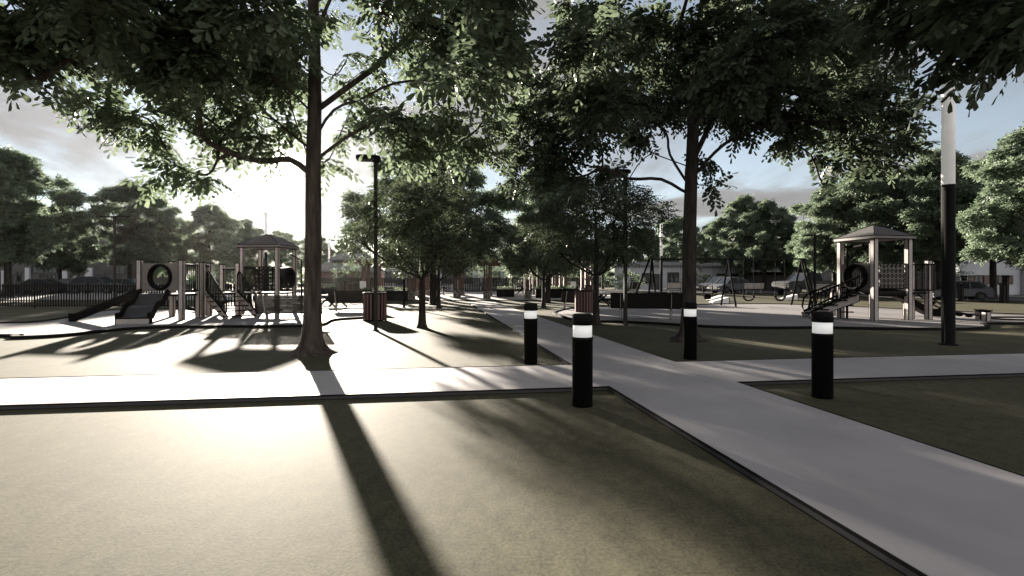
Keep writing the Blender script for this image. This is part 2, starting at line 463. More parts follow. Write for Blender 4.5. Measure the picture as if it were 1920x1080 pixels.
def grow(trunk, limbs, blobs, seed, r_trunk, flare, leaf, loc, per=52, sprig=.46, pairs=4, ll=.2, lw=.085, hexa=True, flat_=.62, wood='bark', twigs=4, r_twig=.011, label=None, name='tree', group=None, up=.25, sides=12):
    """trunk: list of points from the ground up; limbs: polylines; blobs: (centre, radius).
    Blobs hang on the nearest branch node; branch radii follow how much hangs on them."""
    rs = np.random.RandomState(seed); rr = random.Random(seed)
    nodes, par, is_tr = [], [], []
    def chain(pts, start, tr=False):
        p = start
        for q in pts:
            nodes.append(Vector(q)); par.append(p); is_tr.append(tr); p = len(nodes) - 1
        return p
    chain(trunk, -1, True)
    for lb in limbs:
        a = Vector(lb[0]); i = min((k for k in range(len(nodes))), key=lambda k: (nodes[k] - a).length)
        chain(lb, i)
    ax = Vector(trunk[-1])
    ntr = len(trunk)
    order = sorted(blobs, key=lambda b: (Vector(b[0]) - Vector((trunk[len(trunk)//2][0], trunk[len(trunk)//2][1], Vector(b[0]).z * .6))).length)
    ends = []
    zmin = trunk[min(2, ntr - 1)][2] if ntr > 2 else trunk[0][2]
    for c, r in order:
        c = Vector(c)
        def cost(k):
            v = c - nodes[k]
            if nodes[k].z < zmin: return 1e9
            return v.length + (1.2 * max(0, -v.z) if v.z < 0 else 0) + (.6 * abs(v.z) if is_tr[k] else 0)
        k = min(range(len(nodes)), key=cost)
        a = nodes[k]; v = c - a
        if v.length > .9:
            n = 3 if v.length > 2 else 2
            pts = []
            for q in range(1, n + 1):
                t = q / n
                p = a + v * t + Vector((0, 0, up * v.length * (t - t * t)))
                if q < n: p += Vector((rr.uniform(-1, 1), rr.uniform(-1, 1), rr.uniform(-.6, .6))) * .09 * v.length
                pts.append(p)
            e = chain(pts, k)
        else:
            e = chain([c], k)
        ends.append((e, r))
    load = [0.0] * len(nodes)
    for e, r in ends: load[e] += max(.3, r) ** 2
    for i in range(len(nodes) - 1, 0, -1):
        if par[i] >= 0: load[par[i]] += load[i]
    tot = max(load[0], 1e-6)
    rad = [max(r_twig * 1.3, r_trunk * .8 * (l / tot) ** .5) for l in load]
    mb = MB()
    # trunk: ridged, flared at the foot
    prof = flare
    tp = [Vector(p) for p in trunk]
    ring = []
    zs = []
    for a, b in zip(tp, tp[1:]):
        m = max(3, int((b - a).length / .12)) if a.z < tp[0].z + 1 else max(2, int((b - a).length / .35))
        for q in range(m): zs.append((a.lerp(b, q / m)))
    zs.append(tp[-1])
    total = tp[-1].z - tp[0].z
    ph = [rr.uniform(0, 6.28) for _ in range(4)]
    base = 0
    nS = 18 if flare > 1 else sides
    for p in zs:
        h = p.z - tp[0].z
        r = r_trunk * (1 - .55 * max(0, h / total) ** 1.8)
        fl = (flare - 1) * (math.exp(-h / .09) * .68 + math.exp(-h / .38) * .32)
        for k in range(nS):
            t = 2 * math.pi * k / nS
            lob = 1 + .22 * math.sin(3 * t + ph[0]) * math.exp(-h / .5) * (1 if flare > 1 else 0) + .035 * math.sin(5 * t + ph[1] + h * .7) + .025 * math.sin(9 * t + ph[2] - h)
            q = r * lob * (1 + fl * (1 + .2 * math.sin(4 * t + ph[3])))
            mb.v.append((p.x + q * math.cos(t), p.y + q * math.sin(t), p.z))
    for i in range(len(zs) - 1):
        for k in range(nS):
            a, b = i * nS + k, i * nS + (k + 1) % nS
            mb.f.append([a, b, b + nS, a + nS]); mb.m.append(0)
    # branches
    done = set()
    kids = {}
    for i in range(ntr, len(nodes)): kids.setdefault(par[i], []).append(i)
    for i in range(ntr, len(nodes)):
        if i in done: continue
        line = [par[i], i]; done.add(i); j = i
        while True:
            ks = [q for q in kids.get(j, []) if q not in done]
            if not ks: break
            j = max(ks, key=lambda q: load[q]); done.add(j); line.append(j)
        pts = [nodes[q] for q in line]
        rr_ = [min(rad[line[1]] * 1.15, rad[line[0]])] + [rad[q] for q in line[1:]]
        # smooth the polyline
        P2, R2 = [], []
        for q in range(len(pts) - 1):
            p0, p1, p2, p3 = pts[max(q - 1, 0)], pts[q], pts[q + 1], pts[min(q + 2, len(pts) - 1)]
            for t in (0, .34, .67):
                P2.append(.5 * ((2 * p1) + (p2 - p0) * t + (2 * p0 - 5 * p1 + 4 * p2 - p3) * t * t + (3 * p1 - p0 - 3 * p2 + p3) * t ** 3))
                R2.append(rr_[q] + (rr_[q + 1] - rr_[q]) * t)
        P2.append(pts[-1]); R2.append(rr_[-1] * .6)
        mb.tube(P2, R2, 7 if max(R2) > .03 else 5, 0, caps=False)
    # leaves
    Ps, Ds = [], []
    for (e, r) in ends:
        c = np.array(nodes[e])
        n = max(6, int(per * (r / .65) ** 2))
        d = rs.normal(0, 1, (n, 3)); d /= np.linalg.norm(d, axis=1, keepdims=True)
        u = rs.uniform(.05, 1, (n, 1)) ** .5
        re = max(.35 * r, r - .5 * sprig)
        p = c + d * u * re * np.array([1, 1, flat_])
        out = c - np.array([trunk[-1][0], trunk[-1][1], c[2]]); out = out / (np.linalg.norm(out) + .01)
        dd = d * np.array([1, 1, .5]) * .8 + out * .5 + rs.normal(0, .35, (n, 3)); dd[:, 2] -= .12
        Ps.append(p); Ds.append(dd)
        for q in rs.choice(n, min(twigs, n), replace=False):
            tip = Vector(p[q]); mid = nodes[e].lerp(tip, .5) + Vector((rr.uniform(-1, 1), rr.uniform(-1, 1), .6)) * .08 * r
            mb.tube([nodes[e], mid, tip], [r_twig, r_twig * .8, r_twig * .45], 4, 0, caps=False)
    Ps, Ds = np.concatenate(Ps), np.concatenate(Ds)
    V, k = leaf_arrays(Ps, Ds, sprig * rs.uniform(.7, 1.2, len(Ps)), pairs, ll, lw, hexa, rs)
    loc = Vector(loc)
    t = thing(name, label, 'tree', loc, group=group)
    tr = mb.build('trunk', M[wood], t, smooth=True)
    me = array_mesh('crown', V - np.array(loc), k, M[leaf])
    cr = bpy.data.objects.new('crown', me); COL.objects.link(cr); cr.parent = t
    return t

def lobes(seed, n, cx, cy, z0, z1, rx, rmin, rmax, shell=.55, dome=1.0):
    "blob centres filling a domed crown, denser near its surface"
    rr = random.Random(seed); out = []
    for i in range(n):
        a = i * 2.39996 + rr.uniform(-.4, .4)
        t = (i + .5) / n
        z = z0 + (z1 - z0) * t
        s = math.sin(math.pi * (.18 + .80 * t)) ** .75 if dome else 1
        q = rx * s * math.sqrt(rr.uniform(shell ** 2, 1))
        if rr.random() < .25: q *= rr.uniform(.2, .6)
        out.append(((cx + q * math.cos(a), cy + q * math.sin(a), z + rr.uniform(-.4, .4)), rr.uniform(rmin, rmax)))
    return out

def pb(lst, Y):
    return [(at(x, y, Y + d), r / 960 * Y) for x, y, r, d in lst]
def pl(lst, Y, d):
    n = len(lst)
    return [at(x, y, Y + d * k / max(1, n - 1)) for k, (x, y) in enumerate(lst)]
# --- the two big trees on the lawns
Y1 = 10.75
T1_limbs = [pl([(592, 300), (640, 264), (684, 238), (722, 216), (762, 204)], Y1, -.9),
    pl([(588, 265), (625, 207), (680, 184), (740, 156), (820, 152), (880, 172), (915, 200)], Y1, .6),
    pl([(596, 205), (650, 165), (720, 112), (762, 68), (790, 15)], Y1, 1.4),
    pl([(584, 325), (545, 300), (490, 302), (432, 286), (382, 258), (338, 240)], Y1, -.8),
    pl([(586, 312), (562, 250), (542, 180), (535, 95)], Y1, -1.4),
    pl([(584, 280), (515, 225), (468, 190), (400, 150)], Y1, 1.6),
    pl([(590, 215), (545, 172), (480, 118), (390, 75)], Y1, -.9),
    pl([(598, 150), (560, 120), (500, 40), (450, -20)], Y1, .9),
    pl([(592, 62), (608, 24), (624, -12), (650, -70)], Y1, -.4)]
T1_blobs = pb([(900, 60, 75, .5), (835, 40, 75, 0), (940, 130, 55, .8), (765, 45, 50, -.5), (870, 120, 60, 0), (715, 22, 40, -1), (912, 25, 56, 0), (952, 95, 34, 0),
    (800, 118, 40, 1), (735, 232, 48, -.4), (810, 222, 52, 0), (752, 248, 30, .3), (868, 262, 42, .2), (768, 276, 38, .5), (905, 228, 36, -.5), (922, 288, 26, .3), (652, 108, 20, .5), (692, 135, 26, .6), (628, 142, 18, .8), (660, 200, 28, .9), (704, 212, 34, .2), (640, 246, 26, .9), (716, 84, 28, .3), (616, 300, 20, .8), (672, 165, 20, 1.2), (560, 150, 34, .8), (530, 110, 40, .5), (612, 30, 24, .9), (830, 285, 30, .6),
    (540, 60, 60, -1), (470, 100, 60, 0), (400, 60, 70, 0), (320, 80, 70, .3), (250, 50, 70, 0), (430, 165, 55, .5), (515, 150, 50, 0), (545, 225, 34, .6), (340, 150, 52, 0), (560, 20, 45, 1), (270, 130, 50, .5),
    (215, 205, 40, 0), (275, 222, 36, 0), (300, 258, 26, .2), (225, 238, 26, .4), (332, 310, 34, 0), (388, 328, 34, .2), (302, 330, 20, 0), (420, 246, 44, .5), (480, 258, 40, 0), (362, 200, 46, .3), (470, 212, 44, .4), (522, 284, 22, .3), (190, 180, 40, .3), (150, 190, 28, .6)], Y1)
rq = random.Random(3)
T1_blobs += pb([(rq.uniform(180, 880), rq.uniform(-340, -80), rq.uniform(55, 85), rq.uniform(-3.2, 3.2)) for _ in range(34)], Y1)
T1_blobs += pb([(rq.choice([rq.uniform(260, 540), rq.uniform(760, 940)]), rq.uniform(-60, 190), rq.uniform(50, 70), rq.choice([-1, 1]) * rq.uniform(1.5, 3.2)) for _ in range(11)], Y1)
grow([at(583, 668, Y1), at(586, 560, Y1), at(588, 430, Y1), at(588, 300, Y1), at(590, 210, Y1), at(590, 120, Y1 + .1), at(588, 40, Y1 + .15), at(586, -60, Y1 + .2), at(588, -150, Y1 + .2)],
     T1_limbs, T1_blobs, 11, .172, 3.5, 'leaf', (gnd(583, 664).x, Y1, 0), per=72, ll=.205, lw=.08, pairs=5, sprig=.54, label='large shade tree with a flared trunk on the sunlit lawn, low sun glowing beside it', name='tree', group='large shade trees on the lawns')

Y2 = 13.3
T2_limbs = [pl([(1290, 362), (1240, 336), (1180, 335), (1130, 316), (1062, 298), (1012, 290)], Y2, -.9),
    pl([(1290, 345), (1256, 290), (1250, 252), (1222, 226), (1180, 190)], Y2, .9),
    pl([(1290, 312), (1200, 276), (1150, 256), (1090, 240)], Y2, 1.2),
    pl([(1300, 332), (1340, 286), (1380, 256), (1425, 240), (1500, 225), (1560, 226), (1625, 252), (1665, 268)], Y2, -.9),
    pl([(1300, 300), (1345, 210), (1400, 150), (1470, 110)], Y2, 1.4),
    pl([(1296, 270), (1250, 190), (1200, 110), (1170, 40)], Y2, -1.5),
    pl([(1180, 335), (1204, 300), (1240, 278)], Y2 - .4, .5),
    pl([(1300, 240), (1350, 130), (1420, 40)], Y2, -1.2)]
T2_blobs = pb([(1005, 168, 38, .4), (1052, 152, 46, 0), (982, 205, 34, .2), (1032, 220, 56, 0), (1100, 190, 64, -.4), (1180, 180, 64, .3), (1002, 290, 42, 0), (1058, 280, 52, .3), (1112, 250, 46, -.3), (966, 250, 30, .5), (1150, 318, 30, .2), (1092, 330, 30, -.2), (1205, 250, 40, .6), (975, 330, 26, .4), (1040, 335, 26, .4),
    (1250, 185, 64, .8), (1330, 190, 64, .5), (1400, 172, 74, 0), (1480, 180, 74, -.3), (1560, 180, 64, .2), (1620, 172, 54, 0), (1640, 220, 40, .3), (1672, 268, 32, 0), (1605, 268, 36, -.3), (1560, 250, 40, .3), (1500, 232, 40, 0), (1432, 225, 34, .4), (1382, 238, 26, .2), (1560, 322, 18, 0), (1542, 345, 13, 0), (1612, 302, 22, .3), (1690, 235, 24, .2), (1692, 200, 34, .1), (1642, 262, 32, .3), (1580, 205, 46, -.3), (1704, 272, 22, .1), (1662, 300, 18, .2), (1520, 290, 22, .2), (1470, 255, 28, .3),
    (1098, 45, 48, 0), (1150, 32, 66, .5), (1076, 14, 30, .3), (1110, 105, 40, .6), (1232, 80, 84, 0), (1330, 70, 84, -.4), (1430, 60, 84, .3), (1530, 62, 74, 0), (1600, 70, 56, .4), (1335, 346, 18, .3), (1325, 300, 24, .9), (1150, 130, 36, .9), (1660, 130, 36, .4)], Y2)
rq = random.Random(5)
T2_blobs += pb([(rq.uniform(1150, 1640), rq.uniform(-320, -70), rq.uniform(55, 85), rq.uniform(-3.6, 3.6)) for _ in range(34)], Y2)
T2_blobs += pb([(rq.uniform(1080, 1580), rq.uniform(-20, 200), rq.uniform(50, 75), rq.choice([-1, 1]) * rq.uniform(1.5, 4)) for _ in range(16)], Y2)
grow([at(1289, 640, Y2), at(1292, 560, Y2), at(1293, 450, Y2), at(1296, 345, Y2), at(1300, 220, Y2), at(1306, 120, Y2), at(1318, 20, Y2), at(1330, -80, Y2), at(1330, -190, Y2)],
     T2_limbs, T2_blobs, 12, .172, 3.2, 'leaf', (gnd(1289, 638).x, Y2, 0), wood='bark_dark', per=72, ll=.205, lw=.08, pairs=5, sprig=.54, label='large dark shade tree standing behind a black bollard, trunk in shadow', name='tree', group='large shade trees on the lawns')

# --- trees beside the camera whose branches hang into the top corners of the view
Y3 = 7.2
T3_blobs = pb([(20, 5, 80, .3), (90, 25, 80, 0), (160, 5, 80, -.4), (60, 90, 60, .2), (14, 85, 50, 0), (122, 115, 34, .2), (235, -15, 70, .3), (250, 55, 45, .6), (60, 155, 16, 0), (330, -15, 60, .3), (-40, 65, 90, 0), (-110, 25, 110, .5), (180, 85, 40, .4), (40, 125, 26, .2)], Y3)
rq = random.Random(8)
T3_blobs += pb([(rq.uniform(-900, 260), rq.uniform(-420, -40), rq.uniform(90, 130), rq.uniform(-2, 2.5)) for _ in range(26)], Y3)
b3 = at(-330, 740, Y3); b3.z = 0
grow([b3, b3 + Vector((.02, 0, 1)), b3 + Vector((.03, .02, 2.6)), b3 + Vector((.05, .05, 4)), b3 + Vector((.15, .1, 5.5)), b3 + Vector((.2, .1, 7))], [], T3_blobs, 13, .2, 2.3, 'leaf', b3, per=62, ll=.205, lw=.082, pairs=5, sprig=.54, label='shade tree whose leafy boughs fill the top corner above the picket fence and parked cars', name='tree', group='large shade trees on the lawns')
Y4 = 7.0
T4_blobs = pb([(1690, 2, 60, .2), (1760, 22, 75, 0), (1850, 32, 85, .3), (1920, 12, 90, 0), (1800, 82, 40, .2), (1870, 92, 55, -.2), (1940, 82, 60, 0), (1668, 44, 26, .2), (1768, 117, 24, 0), (1830, 122, 22, .3), (1720, 64, 26, .2), (1640, -8, 50, .5), (2010, 32, 100, .4)], Y4)
rq = random.Random(9)
T4_blobs += pb([(rq.uniform(1680, 2700), rq.uniform(-420, -40), rq.uniform(90, 130), rq.uniform(-2, 2.5)) for _ in range(24)], Y4)
b4 = at(2290, 735, Y4); b4.z = 0
grow([b4, b4 + Vector((-.02, 0, 1)), b4 + Vector((-.03, .02, 2.6)), b4 + Vector((-.05, .05, 4)), b4 + Vector((-.15, .1, 5.5)), b4 + Vector((-.2, .1, 7))], [], T4_blobs, 14, .2, 2.3, 'leaf', b4, per=62, ll=.205, lw=.082, pairs=5, sprig=.54, wood='bark_dark', label='shade tree whose near-black boughs hang over the tall white and black column', name='tree', group='large shade trees on the lawns')

# --- small spreading ornamental trees along the main path
def ornamental(px, py, H, rad, seed, label, n=84):
    g = gnd(px, py); x, y = g.x, g.y
    fz = H * .335
    bl = []
    rr = random.Random(seed)
    for i in range(n):
        a = i * 2.39996 + rr.uniform(-.3, .3); t = (i + .5) / n
        z = H * (.475 + .49 * t) + rr.uniform(-.15, .15)
        s = math.cos(max(0, (t - .35) / .65) * 1.15) if t > .35 else .78 + .22 * t / .35
        q = rad * s * math.sqrt(rr.uniform(.2, 1)) * (1 if rr.random() > .2 else .5)
        bl.append(((x + q * math.cos(a), y + q * math.sin(a), z), rr.uniform(.42, .62)))
    limbs = []
    for k in range(6):
        a = k * 1.047 + rr.uniform(-.3, .3); q = rad * rr.uniform(.5, .72)
        ex, ey = math.cos(a) * q, math.sin(a) * q
        limbs.append([(x, y, fz), (x + ex * .3, y + ey * .3, fz + H * .055), (x + ex * .65, y + ey * .65, fz + H * .13), (x + ex, y + ey, fz + H * rr.uniform(.22, .3))])
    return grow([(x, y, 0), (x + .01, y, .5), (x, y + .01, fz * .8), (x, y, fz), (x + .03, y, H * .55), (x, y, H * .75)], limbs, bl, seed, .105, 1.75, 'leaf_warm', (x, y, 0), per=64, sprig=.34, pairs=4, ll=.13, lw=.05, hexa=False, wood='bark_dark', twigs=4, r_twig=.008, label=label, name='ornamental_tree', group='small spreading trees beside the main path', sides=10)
ornamental(791, 615, 4.85, 2.6, 21, 'small spreading tree with yellowish sunlit leaves beside the round slatted bin and lamp post')
ornamental(822, 578, 4.7, 2.6, 22, 'small tree at the plaza end of the sunlit lawn, partly hidden behind another')
ornamental(1117, 609, 5.1, 2.75, 23, 'small dark spreading tree beside the red slatted bin and the long bench')
ornamental(1019, 578, 4.8, 2.6, 24, 'small dark spreading tree on the shaded lawn close to the kerb of the plaza')

# --- full-size street trees: five shapes, each used several times
def street_tree(seed, H, rad, name='tree', z0=.27, n=46):
    n = int(n * 1.7)
    bl = lobes(seed, n, 0, 0, H * z0, H * .94, rad, .55, 1.05)
    rr = random.Random(seed + 50)
    limbs = []
    for k in range(7):
        a = k * 2.4 + rr.uniform(-.3, .3); h = H * (.24 + .055 * k); q = rad * (.62 - .03 * k)
        limbs.append([(0, 0, h), (math.cos(a) * q * .4, math.sin(a) * q * .4, h + H * .05), (math.cos(a) * q, math.sin(a) * q, h + H * .13)])
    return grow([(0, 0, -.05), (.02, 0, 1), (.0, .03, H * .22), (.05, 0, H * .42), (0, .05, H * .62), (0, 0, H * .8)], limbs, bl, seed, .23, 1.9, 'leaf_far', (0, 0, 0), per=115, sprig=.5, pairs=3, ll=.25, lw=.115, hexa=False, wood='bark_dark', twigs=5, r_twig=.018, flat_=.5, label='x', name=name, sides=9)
protos = [street_tree(31, 12, 4.7), street_tree(32, 12, 4.1, n=42), street_tree(33, 12, 5.2, n=52), street_tree(34, 12, 4.5, z0=.31), street_tree(35, 12, 4.9, z0=.24)]
used = set()
def put_tree(px, Y, H, k, rot, label, group):
    src = protos[k]
    t = src if k not in used else copy_tree(src)
    used.add(k)
    x = (px - 960) / 960 * Y
    t.location = (x, Y, gz(x, Y)); t.rotation_euler = (0, 0, rot); t.scale = (H / 12,) * 3
    t['label'] = label; t['category'] = 'tree'; t['group'] = group
    return t
GA, GB, GC = 'street trees behind the black picket fence', 'park trees behind the pergolas', 'street trees along the road behind the swings'
for px, Y, H, k, rot, label in [
    (14, 45, 13.4, 0, .4, 'tallest street tree at the picture edge, its trunk rising behind the first fence post'),
    (-105, 42, 13.4, 3, 2.1, 'street tree half cut off by the picture edge behind the black picket fence'),
    (112, 58, 10.2, 1, 1.0, 'lower street tree behind the silver-roofed parked cars'),
    (243, 56, 12.3, 2, .2, 'broad round street tree behind the lamp post with two heads'),
    (318, 72, 9.6, 4, 3.0, 'low rounded street tree directly above the ring panel of the play structure'),
    (392, 67, 11.6, 0, 4.2, 'street tree with a domed crown rising behind the play structure stairs'),
    (458, 80, 11.2, 1, 2.5, 'hazy street tree just beside the small canopy roof and white column top'),
    (527, 92, 10.6, 2, 5.0, 'pale hazy tree seen between the canopy posts and the big sunlit trunk')]:
    put_tree(px, Y, H, k, rot, label, GA)
for px, Y, H, k, rot, label in [
    (590, 100, 10.5, 3, 1.2, 'pale tree peeping out from behind the big sunlit trunk'),
    (648, 96, 9.6, 0, 3.3, 'tree rising behind the two-tier grey roof'),
    (812, 34.5, 12.0, 2, 1.7, 'tall tree rising above the small sunlit tree, trunk flared at the plaza kerb'),
    (1027, 37, 10.3, 4, .7, 'dark tree with a thick trunk between the main path and a slatted bin'),
    (760, 84, 10, 1, .3, 'tree behind the white house and the first pergola'),
    (905, 80, 9.0, 3, 5.5, 'tree showing through the open pergola where the main path ends'),
    (985, 84, 9.4, 0, 2.9, 'tree behind the tall picket fence beside the pergola with bright rafters'),
    (1075, 88, 10.2, 2, 4.0, 'tree behind the pergola with the white sign'),
    (1130, 86, 10.0, 1, 1.9, 'tree behind the picnic table and its white house')]:
    put_tree(px, Y, H, k, rot, label, GB)
for px, Y, H, k, rot, label in [
    (1205, 87, 10.6, 3, .9, 'bright leafy tree above the splayed leg of the swing frame'),
    (1268, 90, 13, 4, 3.9, 'tree hidden mostly by the large dark trunk behind the swings'),
    (1338, 86, 11.6, 0, 5.2, 'street tree above the two parked grey cars'),
    (1395, 70, 13.2, 1, .1, 'street tree with its trunk right beside the swing chains and bench'),
    (1434, 67, 12.2, 2, 2.2, 'street tree in front of the dark garage wall'),
    (1500, 66, 9.2, 3, 4.4, 'low street tree behind the pickup truck'),
    (1565, 52, 11.4, 4, 1.4, 'street tree behind the post of the canopy with the hole panel'),
    (1622, 47, 12.2, 0, 2.7, 'tall street tree directly above the grey canopy roof with the hole panel'),
    (1700, 56, 13.2, 2, .6, 'very tall street tree between the canopy roof and white column'),
    (1757, 42, 12.6, 1, 3.5, 'pale-barked street tree beside the black foot of the tall column'),
    (1862, 43, 12.3, 3, 5.8, 'street tree in front of the white house between its two shuttered windows'),
    (1968, 33, 12.2, 4, .9, 'street tree cut off by the picture edge above the paired grey posts')]:
    put_tree(px, Y, H, k, rot, label, GC)

# --- far wood closing the horizon
rs = np.random.RandomState(77)
n = 9000
ang = rs.uniform(-1.15, 1.15, n); rad_ = rs.uniform(128, 150, n)
hh = (5.5 + 2.2 * np.sin(ang * 23) + 1.6 * np.sin(ang * 61 + 1) + 1.0 * np.sin(ang * 140 + 2)) * (1 - .25 * (np.abs(ang + .3) < .25))
P = np.stack([rad_ * np.sin(ang), rad_ * np.cos(ang), hh * rs.uniform(0, 1, n) ** .7], 1)
V, k = leaf_arrays(P, rs.normal(0, 1, (n, 3)), rs.uniform(1.2, 2.2, n), 3, 1.0, .55, False, rs, .2)
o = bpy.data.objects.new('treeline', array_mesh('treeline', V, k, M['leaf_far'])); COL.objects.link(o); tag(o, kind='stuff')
# ------------------------------------------------------------------ bollards
def bollard(px, py, label, first=[None]):
    g = gnd(px, py)
    Y = g.y + .12; x = (px - 960) / 960 * Y
    if first[0] is None:
        t = thing('bollard', label, 'bollard', world=False); first[0] = t
        mb = MB(); r = .125
        mb.lathe([(r, 0), (r, .80), (r + .004, .80), (r + .004, .84), (r - .012, .84)], n=28); mb.build('shaft', M['bollard'], t, True)
        mb = MB(); mb.lathe([(r - .008, .841), (r - .008, .985)], n=28); mb.build('glow_band', M['band'], t, True)
        mb = MB(); mb.lathe([(r - .01, .986), (r, .986), (r, 1.10), (r - .012, 1.118), (r - .03, 1.122)], n=28); mb.build('cap', M['bollard'], t, True)
        for nm in t.children:
            for p in nm.data.polygons: p.use_smooth = abs(p.normal.z) < .3
    else:
        t = copy_tree(first[0])
    t.location = (x, Y, gz(x, Y)); t['label'] = label; t['category'] = 'bollard'; t['group'] = 'banded bollards around the path crossing'
    return t
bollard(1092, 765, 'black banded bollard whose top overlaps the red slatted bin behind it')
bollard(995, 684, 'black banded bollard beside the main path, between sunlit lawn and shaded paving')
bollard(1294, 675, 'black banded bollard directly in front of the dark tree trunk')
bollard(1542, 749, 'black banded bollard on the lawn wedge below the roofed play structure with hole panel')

# ------------------------------------------------------------------ lamp posts
def lamp(px, py, Y, H, label, double=False, thin=.055, rz=0.0, mat='speckle', name='lamp_post', group='park lamp posts'):
    x = (px - 960) / 960 * Y; z = gz(x, Y)
    t = thing(name, label, 'lamp post', (x, Y, z), rz, group, world=False)
    mb = MB(); mb.box((0, 0, H / 2), (thin * 2, thin * 2, H)); mb.box((0, 0, .015), (thin * 3.2, thin * 3.2, .03)); mb.build('pole', M[mat], t)
    sides = (-1, 1) if double else (-1,)
    for s in sides:
        mb = MB()
        a, b = (.36, .17) if not double else (.46, .10)
        cx = s * (.22 if not double else .5)
        top = [(cx - a, -b, H - .02), (cx - a * .6, -b * 1.7, H - .02), (cx + a * .6, -b * 1.7, H - .02), (cx + a, -b, H - .02), (cx + a, b, H - .02), (cx + a * .6, b * 1.7, H - .02), (cx - a * .6, b * 1.7, H - .02), (cx - a, b, H - .02)]
        mb.extrude(top, (0, 0, .10 if not double else .06)); hd = mb.build('lamp_head', M['black'], t)
        mb = MB(); mb.box((cx, 0, H - .03), (a * 1.1, b * 1.5, .016)); mb.build('lens', M['ltn'], hd)
    mb = MB(); mb.beam((-.1 * (1), 0, H - .06), (.1, 0, H - .06), .05, .05); mb.build('bracket', M['black'], t)
    return t
lamp(704.5, 620, 16.0, 5.35, 'lamp post with a single flat head standing on the sunlit lawn before the slatted bin', rz=.15)
lamp(1172.5, 610, 18.0, 5.35, 'speckled lamp post in front of the long dark bench, its head lost in leaves', rz=.15)
lamp(215, 572, 33, 5.75, 'lamp post with two flat heads behind the picket fence and slide', double=True, rz=-.1)
lamp(1528, 573, 33.5, 4.55, 'lamp post with two flat heads beside the swing frame and pickup truck', double=True, mat='black', thin=.06, rz=.5)
lamp(757.5, 577, 30.6, 4.6, 'slim black lamp post behind the slatted bin at the plaza edge', mat='black', thin=.06)

def column(px, Y, H, label, r=.135):
    x = (px - 960) / 960 * Y
    t = thing('light_column', label, 'column', (x, Y, gz(x, Y)), 0, 'black and white columns', world=False)
    mb = MB(); mb.lathe([(r + .055, 0), (r + .055, .03), (r, .032), (r, 3.86)], n=26); mb.build('shaft', M['black'], t)
    mb = MB(); mb.lathe([(r - .002, 3.861), (r - .002, H)], n=26); mb.build('white_tube', M['column_glow'], t, True)
    mb = MB(); mb.lathe([(r + .02, H), (r + .02, H + .06), (r * .5, H + .08)], n=26); mb.build('cap', M['black'], t)
    for c in t.children:
        for p in c.data.polygons: p.use_smooth = abs(p.normal.z) < .3
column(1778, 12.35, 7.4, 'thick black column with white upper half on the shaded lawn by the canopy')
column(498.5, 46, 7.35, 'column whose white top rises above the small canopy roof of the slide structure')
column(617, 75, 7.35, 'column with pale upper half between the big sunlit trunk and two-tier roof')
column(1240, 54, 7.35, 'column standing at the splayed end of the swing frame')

# ------------------------------------------------------------------ litter bins
def bin_(px, Y, label, d=.94, h=1.13, first=[None]):
    x = (px - 960) / 960 * Y
    if first[0] is None:
        t = thing('litter_bin', label, 'litter bin', world=False); first[0] = t; r = .44
        mb = MB(); mb.lathe([(r - .05, .03), (r - .05, 1.06)], n=28); mb.build('liner', M['black'], t)
        mb = MB(); n = 19
        for k in range(n):
            a = 2 * math.pi * k / n
            mb.box((r * math.cos(a), r * math.sin(a), .555), (.03, .08, 1.0), 0, a)
        mb.build('slat_shell', M['slat_red'], t)
        mb = MB(); mb.lathe([(r + .03, 1.06), (r + .03, 1.10), (r + .0, 1.125), (r - .05, 1.125), (r - .05, 1.04)], n=28); mb.build('rim', M['black'], t)
        mb = MB(); mb.lathe([(r + .02, 0), (r + .02, .05), (r - .04, .05)], n=28); mb.build('base_ring', M['black'], t)
    else: t = copy_tree(first[0])
    t.location = (x, Y, gz(x, Y)); t['label'] = label; t['category'] = 'litter bin'; t['group'] = 'round slatted litter bins'
    return t
bin_(703, 20.2, 'sunlit round red slatted bin behind the lamp post with the single head')
bin_(1095, 25.6, 'round red slatted bin rising directly above the bollard at the path corner')
bin_(643, 45, 'distant round red slatted bin seen above the end of the mesh bench')
bin_(1107, 42, 'distant round red slatted bin by the picnic table with cross braced legs')

